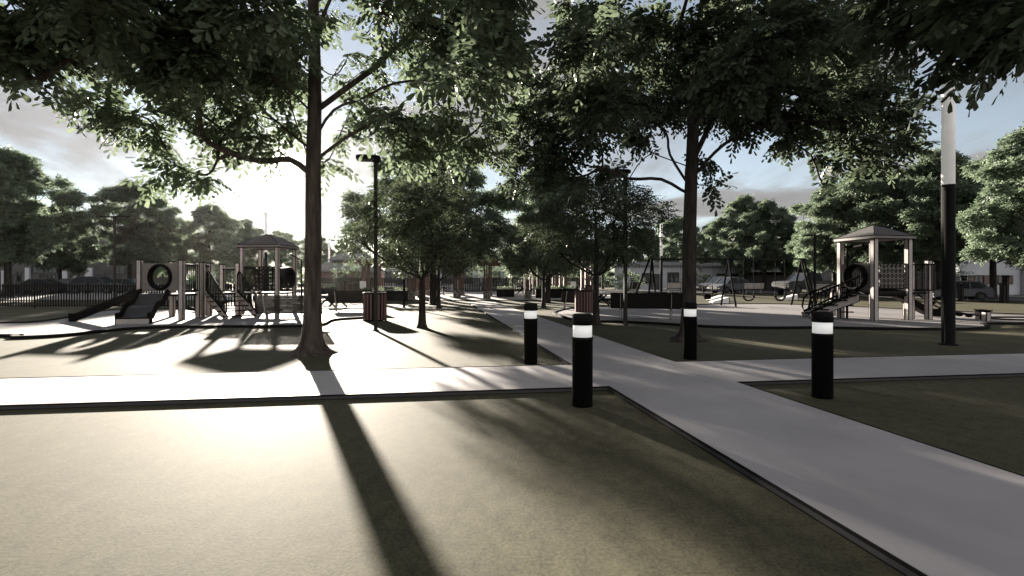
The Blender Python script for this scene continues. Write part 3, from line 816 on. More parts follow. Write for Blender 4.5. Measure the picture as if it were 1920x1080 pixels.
# ------------------------------------------------------------------ benches
def bench(px, Y, rz, label, kind, W=2.4, group='park benches', mat='bench'):
    x = (px - 960) / 960 * Y
    t = thing('bench', label, 'bench', (x, Y, gz(x, Y)), rz, group, world=False)
    mb = MB()
    if kind == 'slat':
        for k in range(11):
            f = k / 10
            mb.beam((-W / 2, -.30 - .16 * f, .50 + .56 * f), (W / 2, -.30 - .16 * f, .50 + .56 * f), .014, .054)
        for X in (-W / 2, W / 2): mb.beam((X, -.29, .46), (X, -.47, 1.08), .05, .05)
    else:
        mb.extrude([(-W / 2, -.30, .50), (-W / 2, -.315, .495), (-W / 2, -.475, 1.055), (-W / 2, -.46, 1.06)], (W, 0, 0), 0)
        for a, b in (((-W / 2, -.47, 1.065), (W / 2, -.47, 1.065)), ((-W / 2, -.30, .49), (W / 2, -.30, .49))): mb.tube([a, b], .022, 8, 1)
        for X in (-W / 2, W / 2): mb.tube([(X, -.30, .49), (X, -.47, 1.065)], .02, 8, 1)
    mb.build('backrest', [M[mat], M['line']], t)
    mb = MB()
    if kind == 'slat':
        for k in range(9): mb.beam((-W / 2, -.24 + k * .06, .47), (W / 2, -.24 + k * .06, .47), .05, .015)
    else:
        mb.box((0, .02, .475), (W, .56, .02), 0)
        for y in (-.26, .30): mb.tube([(-W / 2, y, .47), (W / 2, y, .47)], .024, 8, 1)
    mb.build('seat', [M[mat], M['line']], t)
    for X in (-W * .36, W * .36):
        mb = MB()
        mb.opost((X, -.22), .085, 0, .46, e=.014)
        mb.beam((X, -.34, .46), (X, -.50, 1.04), .05, .022, 0, up=(1, 0, 0)); mb.beam((X, -.22, .45), (X, .25, .45), .06, .04, 1)
        mb.build('leg', [M['post'], M['line']], t)
    return t
bench(549, 17.4, .02, 'sunlit slatted bench seen from behind, partly hidden by the big tree trunk', 'slat', 2.15)
bench(666, 26.6, -.03, 'dark mesh bench seen from behind, its end hidden by the sunlit slatted bin', 'mesh', 2.5)
bench(1210, 21.0, -.22, 'long dark mesh bench between the lamp post and the dark tree trunk', 'mesh', 2.75)
bench(1074, 28.5, .35, 'dark mesh bench just behind the bin above the corner bollard', 'mesh', 1.7)
BG = 'pale benches along the far lawn'
bench(1262, 50, .35, 'pale bench between the white column foot and the dark tree trunk', 'mesh', 1.9, BG, 'post')
bench(1410, 48, .05, 'pale bench seen behind the hanging belt swing with the two grey cars beyond', 'mesh', 1.9, BG, 'post')
bench(1540, 46, -.08, 'pale bench in front of the pickup truck and behind the swing leg', 'mesh', 1.9, BG, 'post')
bench(1183, 52, .9, 'dark bench seen end on behind the long bench and lamp post', 'mesh', 1.7, BG, 'bench')

# ------------------------------------------------------------------ picnic tables
def picnic(px, Y, rz, label, W=2.0):
    x = (px - 960) / 960 * Y
    t = thing('picnic_table', label, 'picnic table', (x, Y, gz(x, Y)), rz, 'dark picnic tables', world=False)
    mb = MB(); [mb.box((0, -.32 + k * .16, .76), (W, .145, .045)) for k in range(5)]; mb.build('tabletop', M['black'], t)
    for s in (-1, 1):
        mb = MB(); [mb.box((0, s * (.62 + k * .15), .45), (W, .135, .04)) for k in range(2)]; mb.build('seat', M['black'], t)
    for X in (-W * .36, W * .36):
        mb = MB()
        mb.beam((X, -.62, 0), (X, .22, .74), .07, .09); mb.beam((X + .07, .62, 0), (X + .07, -.22, .74), .07, .09); mb.beam((X + .14, -.76, .405), (X + .14, .76, .405), .05, .08)
        mb.build('leg_frame', M['black'], t)
    return t
picnic(623, 31, 1.45, 'dark picnic table seen end on just beside the big sunlit trunk')
picnic(1128, 33, 1.55, 'dark picnic table with crossed legs behind the small dark tree and long bench')
picnic(932, 49, .2, 'dark picnic table in the shade behind the square slatted planter')
picnic(985, 48.5, 1.2, 'dark picnic table turned end on at the edge of the rafters pergola')
picnic(725, 46.5, .1, 'dark picnic table under the pergola behind the slatted bin')
picnic(1068, 50, .4, 'dark picnic table behind the low planter and thick trunk')
picnic(800, 50, 1.3, 'dark picnic table turned end on behind the two small trees')
picnic(845, 46, .3, 'dark picnic table under the pergola beside the main path')

# ------------------------------------------------------------------ play structures
def V3(px, py, Y): return at(px, py, Y)
def bars(mb, a, b, z0, z1, n, r=.023, rail=.04, m=0):
    "vertical bars between two ground points with a top and bottom rail"
    a, b = Vector((a[0], a[1], 0)), Vector((b[0], b[1], 0))
    for z in (z0, z1): mb.tube([a + Vector((0, 0, z)), b + Vector((0, 0, z))], rail, 8, m)
    n = int(n * 1.7)
    for k in range(n + 1):
        p = a.lerp(b, k / n); mb.tube([p + Vector((0, 0, z0)), p + Vector((0, 0, z1))], r, 6, m, caps=False)
    return mb
def plate(mb, a, b, z0, z1, t=.03, m=0):
    a, b = Vector((a[0], a[1], 0)), Vector((b[0], b[1], 0)); d = (b - a).normalized(); n = Vector((-d.y, d.x, 0)) * t / 2
    P = [a - n, b - n, b + n, a + n]
    return mb.extrude([p + Vector((0, 0, z0)) for p in P], (0, 0, z1 - z0), m)
def hole_plate(a, b, z0, z1, cols, rows, rad, t=.035):
    "panel with rows of round holes, cut as real openings"
    mb = MB(); a, b = Vector((a[0], a[1], 0)), Vector((b[0], b[1], 0)); d = (b - a); W = d.length; d.normalize(); nn = Vector((-d.y, d.x, 0)) * t / 2
    cw, ch = W / cols, (z1 - z0) / rows; K = 16
    for i in range(cols):
        for j in range(rows):
            cx, cz = (i + .5) * cw, z0 + (j + .5) * ch
            sq, ci = [], []
            for k in range(K):
                an = 2 * math.pi * k / K + math.pi / K; c, s = math.cos(an), math.sin(an); f = 1 / max(abs(c), abs(s))
                sq.append((cx + c * f * cw / 2, cz + s * f * ch / 2)); ci.append((cx + c * rad, cz + s * rad))
            for k in range(K): pass
            vs = []
            rm = [(cx + (u - cx) * 1.24, cz + (w - cz) * 1.24) for u, w in ci]
            for off in (-1, 1):
                for P in (sq, rm, ci): vs += [a + d * u + nn * off + Vector((0, 0, w)) for u, w in P]
            n0 = len(mb.v); mb.add(vs, [], 0)
            for k in range(K):
                l = (k + 1) % K
                for q, m_ in ((0, 0), (1, 1)):
                    o = q * K
                    mb.f.append([n0 + o + k, n0 + o + l, n0 + o + K + l, n0 + o + K + k]); mb.m.append(m_)
                    o += 3 * K
                    mb.f.append([n0 + o + l, n0 + o + k, n0 + o + K + k, n0 + o + K + l]); mb.m.append(m_)
                mb.f.append([n0 + 2 * K + k, n0 + 2 * K + l, n0 + 5 * K + l, n0 + 5 * K + k]); mb.m.append(1)
    P = [(a, z0), (b, z0), (b, z1), (a, z1)]
    for (p, z), (q, w) in zip(P, P[1:] + P[:1]): mb.beam(p + Vector((0, 0, z)), q + Vector((0, 0, w)), .045, .03, 1)
    return mb
def ring_plate(a, b, z0, z1, t=.04, rad=.42, fx=.5):
    "panel with one big round opening"
    mb = MB(); a, b = Vector((a[0], a[1], 0)), Vector((b[0], b[1], 0)); d = (b - a); W = d.length; d.normalize(); nn = Vector((-d.y, d.x, 0)) * t / 2
    K = 40; cx, cz = W * fx, (z0 + z1) / 2; vs = []
    sq, ci = [], []
    for k in range(K):
        an = 2 * math.pi * k / K; c, s = math.cos(an), math.sin(an)
        f = min(((W - cx) if c > 0 else cx) / max(1e-6, abs(c)), (z1 - z0) / 2 / max(1e-6, abs(s)))
        sq.append((cx + c * f, cz + s * f)); ci.append((cx + c * rad, cz + s * rad))
    for off in (-1, 1):
        for P in (sq, ci): vs += [a + d * u + nn * off + Vector((0, 0, w)) for u, w in P]
    fs = []
    for k in range(K):
        l = (k + 1) % K
        fs += [(k, l, K + l, K + k), (2 * K + l, 2 * K + k, 3 * K + k, 3 * K + l), (K + k, K + l, 3 * K + l, 3 * K + k), (k, 2 * K + k, 2 * K + l, l)]
    mb.add(vs, fs, 0)
    # corner fillers (the fan above leaves the four corners open)
    for u0, w0, u1, w1 in ((0, z0, W, z1),):
        for (u, w) in ((u0, w0), (u1, w0), (u1, w1), (u0, w1)):
            q = sorted(range(K), key=lambda k: (sq[k][0] - u) ** 2 + (sq[k][1] - w) ** 2)[:2]
            for off in (-1, 1):
                pts = [a + d * sq[q[0]][0] + nn * off + Vector((0, 0, sq[q[0]][1])), a + d * u + nn * off + Vector((0, 0, w)), a + d * sq[q[1]][0] + nn * off + Vector((0, 0, sq[q[1]][1]))]
                mb.add(pts, [(0, 1, 2)], 0)
    c3 = a + d * cx + Vector((0, 0, cz))
    return mb, c3, d
def torus(c, d, rad, r, m=0, n=36, depth=0.0):
    "ring in the vertical plane through d; depth adds a short tunnel"
    mb = MB(); up = Vector((0, 0, 1)); nn = Vector((-d.y, d.x, 0))
    K = 10; base = 0
    prof = [(r * math.cos(t), r * 1.0 * math.sin(t) + (depth / 2 if math.sin(t) > 0 else -depth / 2)) for t in [2 * math.pi * k / K for k in range(K)]]
    for i in range(n):
        an = 2 * math.pi * i / n; e = d * math.cos(an) + up * math.sin(an)
        for u, w in prof: mb.v.append(tuple(c + e * (rad + u) + nn * w))
    for i in range(n):
        for k in range(K):
            a, b = i * K + k, i * K + (k + 1) % K; a2, b2 = ((i + 1) % n) * K + k, ((i + 1) % n) * K + (k + 1) % K
            mb.f.append([a, b, b2, a2]); mb.m.append(m)
    return mb
def pyramid_roof(corners, eave, apex, over=.22):
    mb = MB(); c = sum((Vector((p[0], p[1], 0)) for p in corners), Vector()) / 4
    P = []
    for p in corners:
        v = Vector((p[0], p[1], 0)) - c; P.append(c + v * (1 + over / v.length))
    lo = [p + Vector((0, 0, eave)) for p in P]; hi = [p + Vector((0, 0, eave + .12)) for p in P]
    top = [c + (p - c) * .05 + Vector((0, 0, apex)) for p in P]; mid = [c + (p - c) * .42 + Vector((0, 0, eave + .12 + (apex - eave - .12) * .66)) for p in P]
    mb.add(lo + hi + mid + top, [(i, (i + 1) % 4, 4 + (i + 1) % 4, 4 + i) for i in range(4)], 2)
    mb.add(hi + mid + top, [(i, (i + 1) % 4, 4 + (i + 1) % 4, 4 + i) for i in range(4)] + [(4 + i, 4 + (i + 1) % 4, 8 + (i + 1) % 4, 8 + i) for i in range(4)] + [(8, 9, 10, 11)], 0)
    mb.add([p + Vector((0, 0, .01)) for p in lo], [(3, 2, 1, 0)], 0)
    for i in range(4):
        j = (i + 1) % 4
        for q in (lo, hi): mb.tube([q[i], q[j]], .014, 6, 1)
        mb.tube([hi[i], mid[i], top[i]], .014, 6, 1)
    return mb
def slide(top_c, bot_c, w, z_top, z_bot, waves, wall=.16, prof=None):
    "open slide: bed with raised rolled sides, swept along a wavy profile"
    mb = MB(); a, b = Vector((*top_c, 0)), Vector((*bot_c, 0)); d = (b - a).normalized(); s = Vector((-d.y, d.x, 0)) * (w / 2)
    n = 28; L = []
    for k in range(n + 1):
        t = k / n; p = a.lerp(b, t)
        f = t if waves == 0 else t - .09 * math.sin(2 * math.pi * waves * t) / waves * 1.6
        z = z_top + (z_bot - z_top) * min(1, max(0, (f - .06) / .86))
        L.append(p + Vector((0, 0, z)))
    pr = [(-1.06, -.06), (-1.06, wall), (-.96, wall + .02), (-.9, wall), (-.86, 0), (.86, 0), (.9, wall), (.96, wall + .02), (1.06, wall), (1.06, -.06)]
    K = len(pr)
    for p in L: mb.v += [tuple(p + s * u + Vector((0, 0, h))) for u, h in pr]
    for i in range(n):
        for k in range(K):
            q = (k + 1) % K
            mb.f.append([i * K + k, i * K + q, (i + 1) * K + q, (i + 1) * K + k]); mb.m.append(0 if k == 4 else 1)
    mb.f.append(list(range(K))); mb.m.append(1); mb.f.append([n * K + k for k in range(K)][::-1]); mb.m.append(1)
    return mb
def XY(px, py): g = gnd(px, py); return (g.x, g.y)

A = thing('play_structure', 'beige and black play structure with two slides, ring panel and stair in the sun', 'play structure', (*XY(370, 598), 0), 0, 'play structures')
ZD = 1.06
pm = [M['post'], M['line']]
P1, P2, P3, P4 = (-14.72, 20.25), (-12.9, 20.0), (-14.6, 22.0), (-13.35, 22.6)
P5, P6, P7 = XY(372, 597), XY(379, 596), XY(316, 591)
P8, P9, P10 = XY(446, 591), XY(453.5, 591.5), XY(416.5, 588)
for p, h in ((P1, 2.42), (P2, 2.40), (P3, 2.42), (P4, 2.38), (P5, 2.38), (P6, 2.38), (P8, 2.42), (P10, 2.40), ((P3[0] + .6, P3[1] + 1.4), 1.0), (XY(384, 580), 1.0)):
    MB().opost(p, .185, 0, h, .12).build('post', pm, A)
FL, FR = Vector((-12.28, 23.3, 0)), Vector((-10.62, 23.15, 0)); BR, BL = FR + Vector((.13, 1.55, 0)), FL + Vector((.05, 1.6, 0))
for p in (FL, FR, BR, BL):
    MB().opost((p.x, p.y), .17, 0, 3.12, .05).build('post', pm, A)
rf = pyramid_roof([(FL.x, FL.y), (FR.x, FR.y), (BR.x, BR.y), (BL.x, BL.y)], 3.1, 3.78).build('roof', [M['roof'], M['line'], M['panel']], A)
def deck(poly, name='deck'):
    mb = MB(); mb.extrude([(x, y, ZD - .09) for x, y in poly], (0, 0, .09), 0)
    c = [(x, y, ZD - .05) for x, y in poly]
    return mb.build(name, M['black'], A)
deck([P1, P2, P4, P3]); deck([P4, P6, P8, P10, (P10[0] - .5, P10[1] + 1.3), (P4[0] + .3, P4[1] + 1.2)]); deck([(FL.x, FL.y), (FR.x, FR.y), (BR.x, BR.y), (BL.x, BL.y)])
mb, rc, rd = ring_plate(P1, P2, ZD + .12, 2.26, rad=.43)
pn = mb.build('ring_panel', M['panel'], A)
torus(rc, rd, .47, .05, depth=.14).build('ring', M['line'], pn, True)
mb = MB(); bars(mb, P2, P4, ZD + .12, 2.22, 9); bars(mb, P3, P7, ZD + .1, 2.2, 8); mb.build('railing', M['line'], A)
mb = MB(); bars(mb, P10, P8, ZD + .05, 2.15, 7); mb.build('railing', M['line'], A)
m3 = FL.lerp(FR, .36)
mb = MB(); bars(mb, FL, m3, ZD + .12, 2.2, 6); bars(mb, BL, BR, ZD + .1, 2.15, 10); bars(mb, FL, BL, ZD + .1, 2.15, 9); mb.build('railing', M['line'], A)
hole_plate(m3, FR, ZD + .14, 2.22, 5, 6, .064).build('hole_panel', [M['line'], M['line']], A)
tc = FR.lerp(BR, .45); td = (BR - FR).normalized()
torus(Vector((tc.x + .05, tc.y, 1.72)), td, .44, .06, depth=.34).build('tunnel_ring', M['black'], A, True)
# the slides
mb = slide((-14.05, 20.2), (-13.45, 18.15), 1.02, ZD + .02, .26, 2)
s1 = mb.build('slide', [M['slide'], M['line']], A)
mb = MB(); mb.box((-13.44, 18.2, .115), (1.06, .22, .23), 0, .28)
for z in (.012, .228): mb.box((-13.44, 18.2, z), (1.075, .235, .02), 1, .28)
for X in (-.52, .52): mb.box((-13.44 + X * math.cos(.28), 18.2 + X * math.sin(.28), .115), (.03, .235, .22), 1, .28)
mb.build('exit_block', pm, s1)
slide((-15.1, 20.95), (-16.75, 19.35), .62, ZD - .02, .10, 0, wall=.2).build('slide', [M['slide'], M['line']], A)
# stair running down to the front right, between two beige stringers
ts, bs = Vector((-13.1, 22.0, ZD)), Vector((-11.5, 20.62, .0)); ev = Vector((.79, .97, 0))
for k in (0, 1):
    a, b = ts + ev * k, bs + ev * k; mb = MB()
    pts = [a + Vector((0, 0, .02)), b + Vector((.0, 0, .20)), b + Vector((.06, -.05, .12)), b + Vector((.0, 0, .01)), b + Vector((-.2, .17, .01)), a + Vector((0, 0, -.34))]
    nrm = ev.normalized() * .05
    mb.extrude(pts, nrm, 0)
    for q in range(len(pts)): mb.tube([pts[q], pts[(q + 1) % len(pts)]], .013, 6, 1)
    mb.build('stringer', pm, A)
    # stair railing: bars under a sloping, rounded handrail
    mb = MB(); top = [a + Vector((-.02, .02, -.02)), a + Vector((0, 0, .8)), a + Vector((.08, -.07, .92)), a + Vector((.2, -.17, .90)), b + Vector((-.12, .1, .92)), b + Vector((0, 0, .8)), b + Vector((0, 0, .35)), b + Vector((-.08, .07, .25)), a + Vector((0, 0, .1))]
    mb.tube(top, .034, 8, 0)
    for q in range(1, 14):
        f = q / 14; lo = (a + Vector((0, 0, .08))).lerp(b + Vector((0, 0, .26)), f); hi = (a + Vector((.05, -.04, .92))).lerp(b + Vector((-.05, .04, .9)), f)
        mb.tube([lo, hi], .021, 6, 0, caps=False)
    mb.build('stair_railing', M['line'], A)
for q in range(5):
    f = (q + .7) / 5.4; p = ts.lerp(bs, f); p.z = ZD - .19 * (q + 1) + .02
    mb = MB(); mb.beam(p - ev * .08, p + ev * 1.12, .26, .045); mb.build('tread', M['line'], A)
# arch ladder on the canopy tower
mb = MB(); e = Vector((BR.x, BR.y - .5, 0)); o = Vector((.62, -.2, 0))
mb.tube([e + Vector((0, 0, 2.85))] + [e + o * (1 - math.cos(t)) + Vector((0, 0, 2.55 + .3 * math.cos(t) if t < 1.58 else 2.55)) for t in (.4, .8, 1.2, 1.57)] + [e + o + Vector((0, 0, z)) for z in (2, 1, 0)], .03, 8)
for z in (.35, .7, 1.05, 1.4): mb.tube([e + o + Vector((-.3, .1, z)), e + o + Vector((.3, -.1, z))], .022, 8)
mb.build('arch_ladder', M['line'], A)
mb = MB(); q0, q1 = Vector((P7[0], P7[1], 0)), Vector((P7[0] + 2.2, P7[1] + .6, 0))
for k in range(3):
    pts = [q0.lerp(q1, t / 8) + Vector((0, .25 * k, .62 - .42 * math.sin(math.pi * t / 8))) for t in range(9)]
    mb.tube(pts, .028, 6)
mb.build('climbing_net', M['line'], A)

B = thing('play_structure', 'shaded play structure with grey canopy, hole panel and rope bridge', 'play structure', (14.2, 20.5, 0), 0, 'play structures')
a_, u_, v_ = Vector((13.97, 19.75, 0)), Vector((-.30, 1.55, 0)), Vector((1.55, .30, 0))
QA, QB, QC, QD = a_, a_ + u_, a_ + v_, a_ + u_ + v_
for p, s in ((QA, .26), (QB, .17), (QC, .24), (QD, .18)):
    MB().opost((p.x, p.y), .2, 0, 3.24, .19).build('post', pm, B)
pyramid_roof([(q.x, q.y) for q in (QA, QC, QD, QB)], 3.2, 3.8, .24).build('roof', [M['roof'], M['line'], M['panel']], B)
QE, QF, QG = Vector((16.2, 20.8, 0)), Vector((16.55, 20.35, 0)), Vector((17.4, 22.6, 0))
for p, h in ((QE, 2.36), (QF, 2.40), (QG, 1.1), (QB + Vector((.6, 1.5, 0)), 1.1)):
    MB().opost((p.x, p.y), .19, 0, h, .19).build('post', pm, B)
mb = MB(); mb.extrude([(q.x, q.y, ZD - .02) for q in (QA, QC, QF, QG, QD, QB)], (0, 0, .09), 0); mb.build('deck', M['black'], B)
mb = MB(); mb.tube([QA + Vector((0, 0, ZD - .05)), QC + Vector((0, 0, ZD - .05))], .035, 8); mb.tube([QA + Vector((0, 0, ZD + .1)), QC + Vector((0, 0, ZD + .1))], .02, 8); mb.build('rail', M['line'], B)
i0, i1 = QA.lerp(QC, .09), QA.lerp(QC, .93)
hole_plate(i0, i1, 1.28, 2.24, 7, 5, .068).build('hole_panel', [M['panel'], M['line']], B)
i0, i1 = QB.lerp(QA, .08), QB.lerp(QA, .93)
mb, rc, rd = ring_plate(i0, i1, 1.2, 2.26, rad=.45)
pn = mb.build('ring_panel', M['panel'], B)
torus(rc, rd, .47, .055, depth=.3).build('ring', M['line'], pn, True)
mb = MB(); cc = Vector((16.5, 20.75, 0))
for z in (1.2, 2.22): mb.tube([cc + Vector((.52 * math.cos(t), .52 * math.sin(t), z)) for t in [i * math.pi / 8 for i in range(17)]], .025, 6)
for i in range(18):
    t = i * math.pi / 9; mb.tube([cc + Vector((.52 * math.cos(t), .52 * math.sin(t), 1.2)), cc + Vector((.52 * math.cos(t), .52 * math.sin(t), 2.22))], .014, 6, caps=False)
bars(mb, QC, QE, 1.2, 2.22, 5); mb.build('railing', M['line'], B)
mb = MB(); bars(mb, QB, QD, 1.15, 2.2, 10); mb.build('railing', M['line'], B)
slide((15.4, 21.9), (18.1, 21.2), .7, ZD, .16, 1, wall=.22).build('slide', [M['slide'], M['line']], B)
# ramp stair rising from the left to the canopy deck
ra, rb = Vector((12.2, 20.9, 0)), QA + Vector((-.12, .65, 0))
for k in (0, 1):
    o = Vector((.25, .95, 0)) * k; mb = MB()
    pts = [ra + o + Vector((0, 0, .02)), ra + o + Vector((-.1, 0, .22)), rb + o + Vector((0, 0, ZD)), rb + o + Vector((0, 0, ZD - .3))]
    mb.extrude(pts, Vector((.01, .05, 0)), 0)
    for q in range(4): mb.tube([pts[q], pts[(q + 1) % 4]], .014, 6, 1)
    mb.build('stringer', pm, B)
    mb = MB(); lo = [ra + o + Vector((0, 0, .3)), rb + o + Vector((0, 0, ZD + .15))]; hi = [ra + o + Vector((.15, 0, 1.0)), rb + o + Vector((0, 0, 1.75))]
    mb.tube([lo[1], lo[0], lo[0] + Vector((-.06, 0, .2)), hi[0] + Vector((-.15, 0, -.15)), hi[0], hi[1]], .036, 8)
    for q in range(1, 11): mb.tube([lo[0].lerp(lo[1], q / 11), hi[0].lerp(hi[1], q / 11)], .02, 6, 0, caps=False)
    mb.build('stair_railing', M['line'], B)
for q in range(5):
    p = ra.lerp(rb, (q + .5) / 5.3); p.z = .22 + q * .19
    mb = MB(); mb.beam(p - Vector((.03, .1, 0)), p + Vector((.28, 1.05, 0)), .28, .05); mb.build('tread', M['line'], B)
# arch ladder by the far post
e = QB + Vector((.06, -.32, 0)); mb = MB()
mb.tube([QA + Vector((-.1, .5, 2.98)), e + Vector((.1, .1, 2.92)), e + Vector((.0, -.02, 2.84)), e + Vector((-.04, -.06, 2.65)), e + Vector((-.04, -.06, 1.5)), e + Vector((-.04, -.06, -.02))], .045, 10)
for z in (.3, .58, .86, 1.3, 1.52): mb.tube([e + Vector((-.3, -.02, z)), e + Vector((.2, -.1, z))], .026, 8)
mb.build('arch_ladder', M['line'], B)
# rope bridge down to two stub posts
s0, s1 = gnd(1842, 601.5), gnd(1853.5, 604.5)
for g, h in ((s0, .40), (s1, .42)):
    mb = MB(); mb.opost((g.x, g.y + .1), .2, 0, h, .1); mb.box((g.x, g.y + .1, h + .02), (.27, .27, .045), 1, .1); mb.build('stub_post', pm, B)
mb = MB()
for off in (0, .5):
    p0, p1 = Vector((17.5, 21.6 + off, 1.0)), Vector((s1.x, s1.y + .15 + off * .6, .28))
    mb.tube([p0.lerp(p1, t / 10) + Vector((0, 0, -.28 * math.sin(math.pi * t / 10))) for t in range(11)], .04, 8)
mb.build('rope', M['line'], B)
for t in (.18, .34, .5, .66, .82):
    p0, p1 = Vector((17.5, 21.6, 1.0)), Vector((s1.x, s1.y + .15, .28)); p = p0.lerp(p1, t) + Vector((0, 0, -.28 * math.sin(math.pi * t) - .05))
    mb = MB(); mb.lathe([(.02, -.07), (.10, -.05), (.12, 0), (.10, .05), (.02, .07)], (p.x, p.y + .2, p.z), 12); mb.build('foot_disc', M['line'], B, True)

# ------------------------------------------------------------------ swing set
S = thing('swing_set', 'long black swing frame with splayed legs on the shaded play surface', 'swing set', (13.5, 32, 0), 0)
bz, by = 2.98, 32.2
b0, b1 = Vector((8.75, by, bz)), Vector((18.45, by - .1, bz))
MB().tube([b0, b1], .05, 8).build('top_bar', M['black'], S)
for x, ex in ((8.8, -1), (13.6, 0), (18.2, 1)):
    for sy in (-1, 1):
        MB().tube([(x, by, bz), (x + (.1 * sy), by + sy * 1.35, 0)], .062, 8).build('leg', M['line'], S)
    if ex: MB().tube([(x + ex * .15, by, bz), (x + ex * 1.2, by + .4, 0)], .062, 8).build('leg', M['line'], S)
def swing(x0, x1, kind, label):
    zs = .55
    t = thing('swing', label, 'swing', ((x0 + x1) / 2, by, zs), 0, 'swings hanging from the frame')
    for x in (x0, x1):
        mb = MB(); z = bz - .06; k = 0
        while z > zs + .16:
            mb.tube([(x, by, z), (x, by, z - .075)], .008 if k % 2 else .014, 5); z -= .085; k += 1
        mb.tube([(x, by, bz), (x, by, zs + .1)], .007, 4)
        mb.build('chain', M['line'], t)
    mb = MB(); w = (x1 - x0)
    if kind == 'belt':
        pts = [((x0 + x1) / 2 - w / 2 * math.cos(q), by, zs + .12 - .30 * math.sin(q)) for q in [i * math.pi / 12 for i in range(13)]]
        P = [Vector(p) for p in pts]
        for a, b in zip(P, P[1:]): mb.beam(a, b, .16, .08, 0)
        for x in (x0, x1): mb.beam((x, by, zs + .1), (x, by, zs + .42), .05, .04)
        mb.build('belt_seat', M['line'], t)
    else:
        c = (x0 + x1) / 2
        mb.lathe([(.10, -.2), (.2, -.17), (.23, .0), (.24, .12), (.21, .12), (.2, .0), (.16, -.12), (.05, -.14)], (c, by, zs + .1), 16)
        for x in (x0, x1): mb.beam((x, by, zs + .1), (x, by, zs + .75), .06, .05)
        mb.build('bucket_seat', M['line'], t)
swing(10.05, 10.6, 'belt', 'belt swing hidden mostly behind the dark tree trunk')
swing(12.0, 12.6, 'bucket', 'bucket swing with a deep seat next to the dark tree trunk')
swing(14.55, 15.2, 'belt', 'belt swing in the middle bay in front of the pale bench')
swing(16.55, 17.15, 'belt', 'belt swing closest to the pickup truck')
# ------------------------------------------------------------------ fences
def picket_fence(a, b, H, label, name='picket_fence', bay=3.3, pitch=.155, w=.075, mat='black', low=.14, group=None, post=.07):
    A0, B0 = Vector((a[0], a[1], 0)), Vector((b[0], b[1], 0)); L = (B0 - A0).length; d = (B0 - A0) / L; n = max(1, round(L / bay))
    A0.z = gz(A0.x, A0.y)
    t = thing(name, label, 'fence', A0, 0, group)
    ang = math.atan2(d.y, d.x)
    for i in range(n + 1):
        p = A0 + d * (L * i / n); p.z = gz(p.x, p.y)
        mb = MB(); mb.box((p.x, p.y, p.z + H / 2 + .03), (post, post, H + .06), 0, ang); mb.box((p.x, p.y, p.z + H + .07), (post + .025, post + .025, .02), 0, ang); mb.build('fence_post', M[mat], t)
        if i == n: break
        q = A0 + d * (L * (i + 1) / n); q.z = gz(q.x, q.y); mb = MB()
        for z in (low, H - .12): mb.beam(p + Vector((0, 0, z)), q + Vector((0, 0, z)), .04, .05)
        m = int((q - p).length / pitch)
        for k in range(1, m):
            r = p.lerp(q, k / m); mb.box((r.x, r.y, r.z + H / 2 + low * .3), (w, .022, H - low * .6), 0, ang)
        mb.build('picket_panel', M[mat], t)
    return t
picket_fence((-47, 30.2), (-15.6, 30.2), 1.42, 'black picket fence between the lawn and the parked cars, posts evenly spaced')
picket_fence((-15.6, 30.4), (-12.5, 44), 1.42, 'black picket fence running back from the play structure towards the pergolas')
picket_fence((-21.5, 53.2), (9.0, 53.2), 1.55, 'tall dark wooden picket fence behind the pergolas', bay=3.0, pitch=.17, w=.14, mat='picket')

# ------------------------------------------------------------------ pergolas
def pergola(px0, px1, Y, D, H, label):
    x0, x1 = (px0 - 960) / 960 * Y, (px1 - 960) / 960 * Y; W = x1 - x0
    t = thing('pergola', label, 'pergola', (x0, Y, gz(x0, Y)), 0, 'timber pergolas around the plaza', world=False)
    for X in (0, W):
        for y in (0, D):
            mb = MB(); mb.box((X, y, .36), (.58, .58, .72)); mb.box((X, y, .74), (.64, .64, .05), 1); st = mb.build('stone_pier', [M['stone'], M['line']], t)
            mb = MB()
            for o in ((-.19, -.19), (.19, -.19), (-.19, .19), (.19, .19), (0, -.19)): mb.box((X + o[0], y + o[1], (H + .765) / 2), (.12, .12, H - .765))
            mb.box((X, y, H * .55), (.2, .2, .08)); mb.build('post', M['wood'], t)
    for y in (-.08, .08, D - .08, D + .08):
        mb = MB(); mb.box((W / 2, y * 1.0, H + .02), (W + 1.0, .09, .28)); mb.build('beam', M['wood'], t)
    mb = MB(); mb.box((W / 2, -.02, H - .25), (W - .4, .05, .10)); mb.build('cross_rail', M['wood'], t)
    n = max(4, int(W / .45))
    mb = MB()
    for k in range(n + 1): mb.box((-.35 + (W + .7) * k / n, D / 2, H + .2), (.06, D + 1.0, .15))
    for k in range(6): mb.box((W / 2, -.3 + (D + .6) * k / 5, H + .30), (W + 1.0, .045, .045))
    mb.build('rafters', M['wood'], t)
    return t
pergola(686, 771, 41, 3.6, 2.85, 'timber pergola behind the sunlit slatted bin, white sign on its post')
pergola(790, 857, 42.5, 3.4, 2.85, 'timber pergola on the sunlit side of the main path, behind two small trees')
pergola(913, 990, 41.3, 3.6, 3.0, 'timber pergola with bright rafters on the shaded side of the main path')
pergola(1004, 1046, 47, 3.4, 2.9, 'timber pergola seen deep behind the thick trunk at the plaza kerb')
pergola(1062, 1104, 44, 3.2, 2.85, 'timber pergola with the white sign behind the bollard bin')

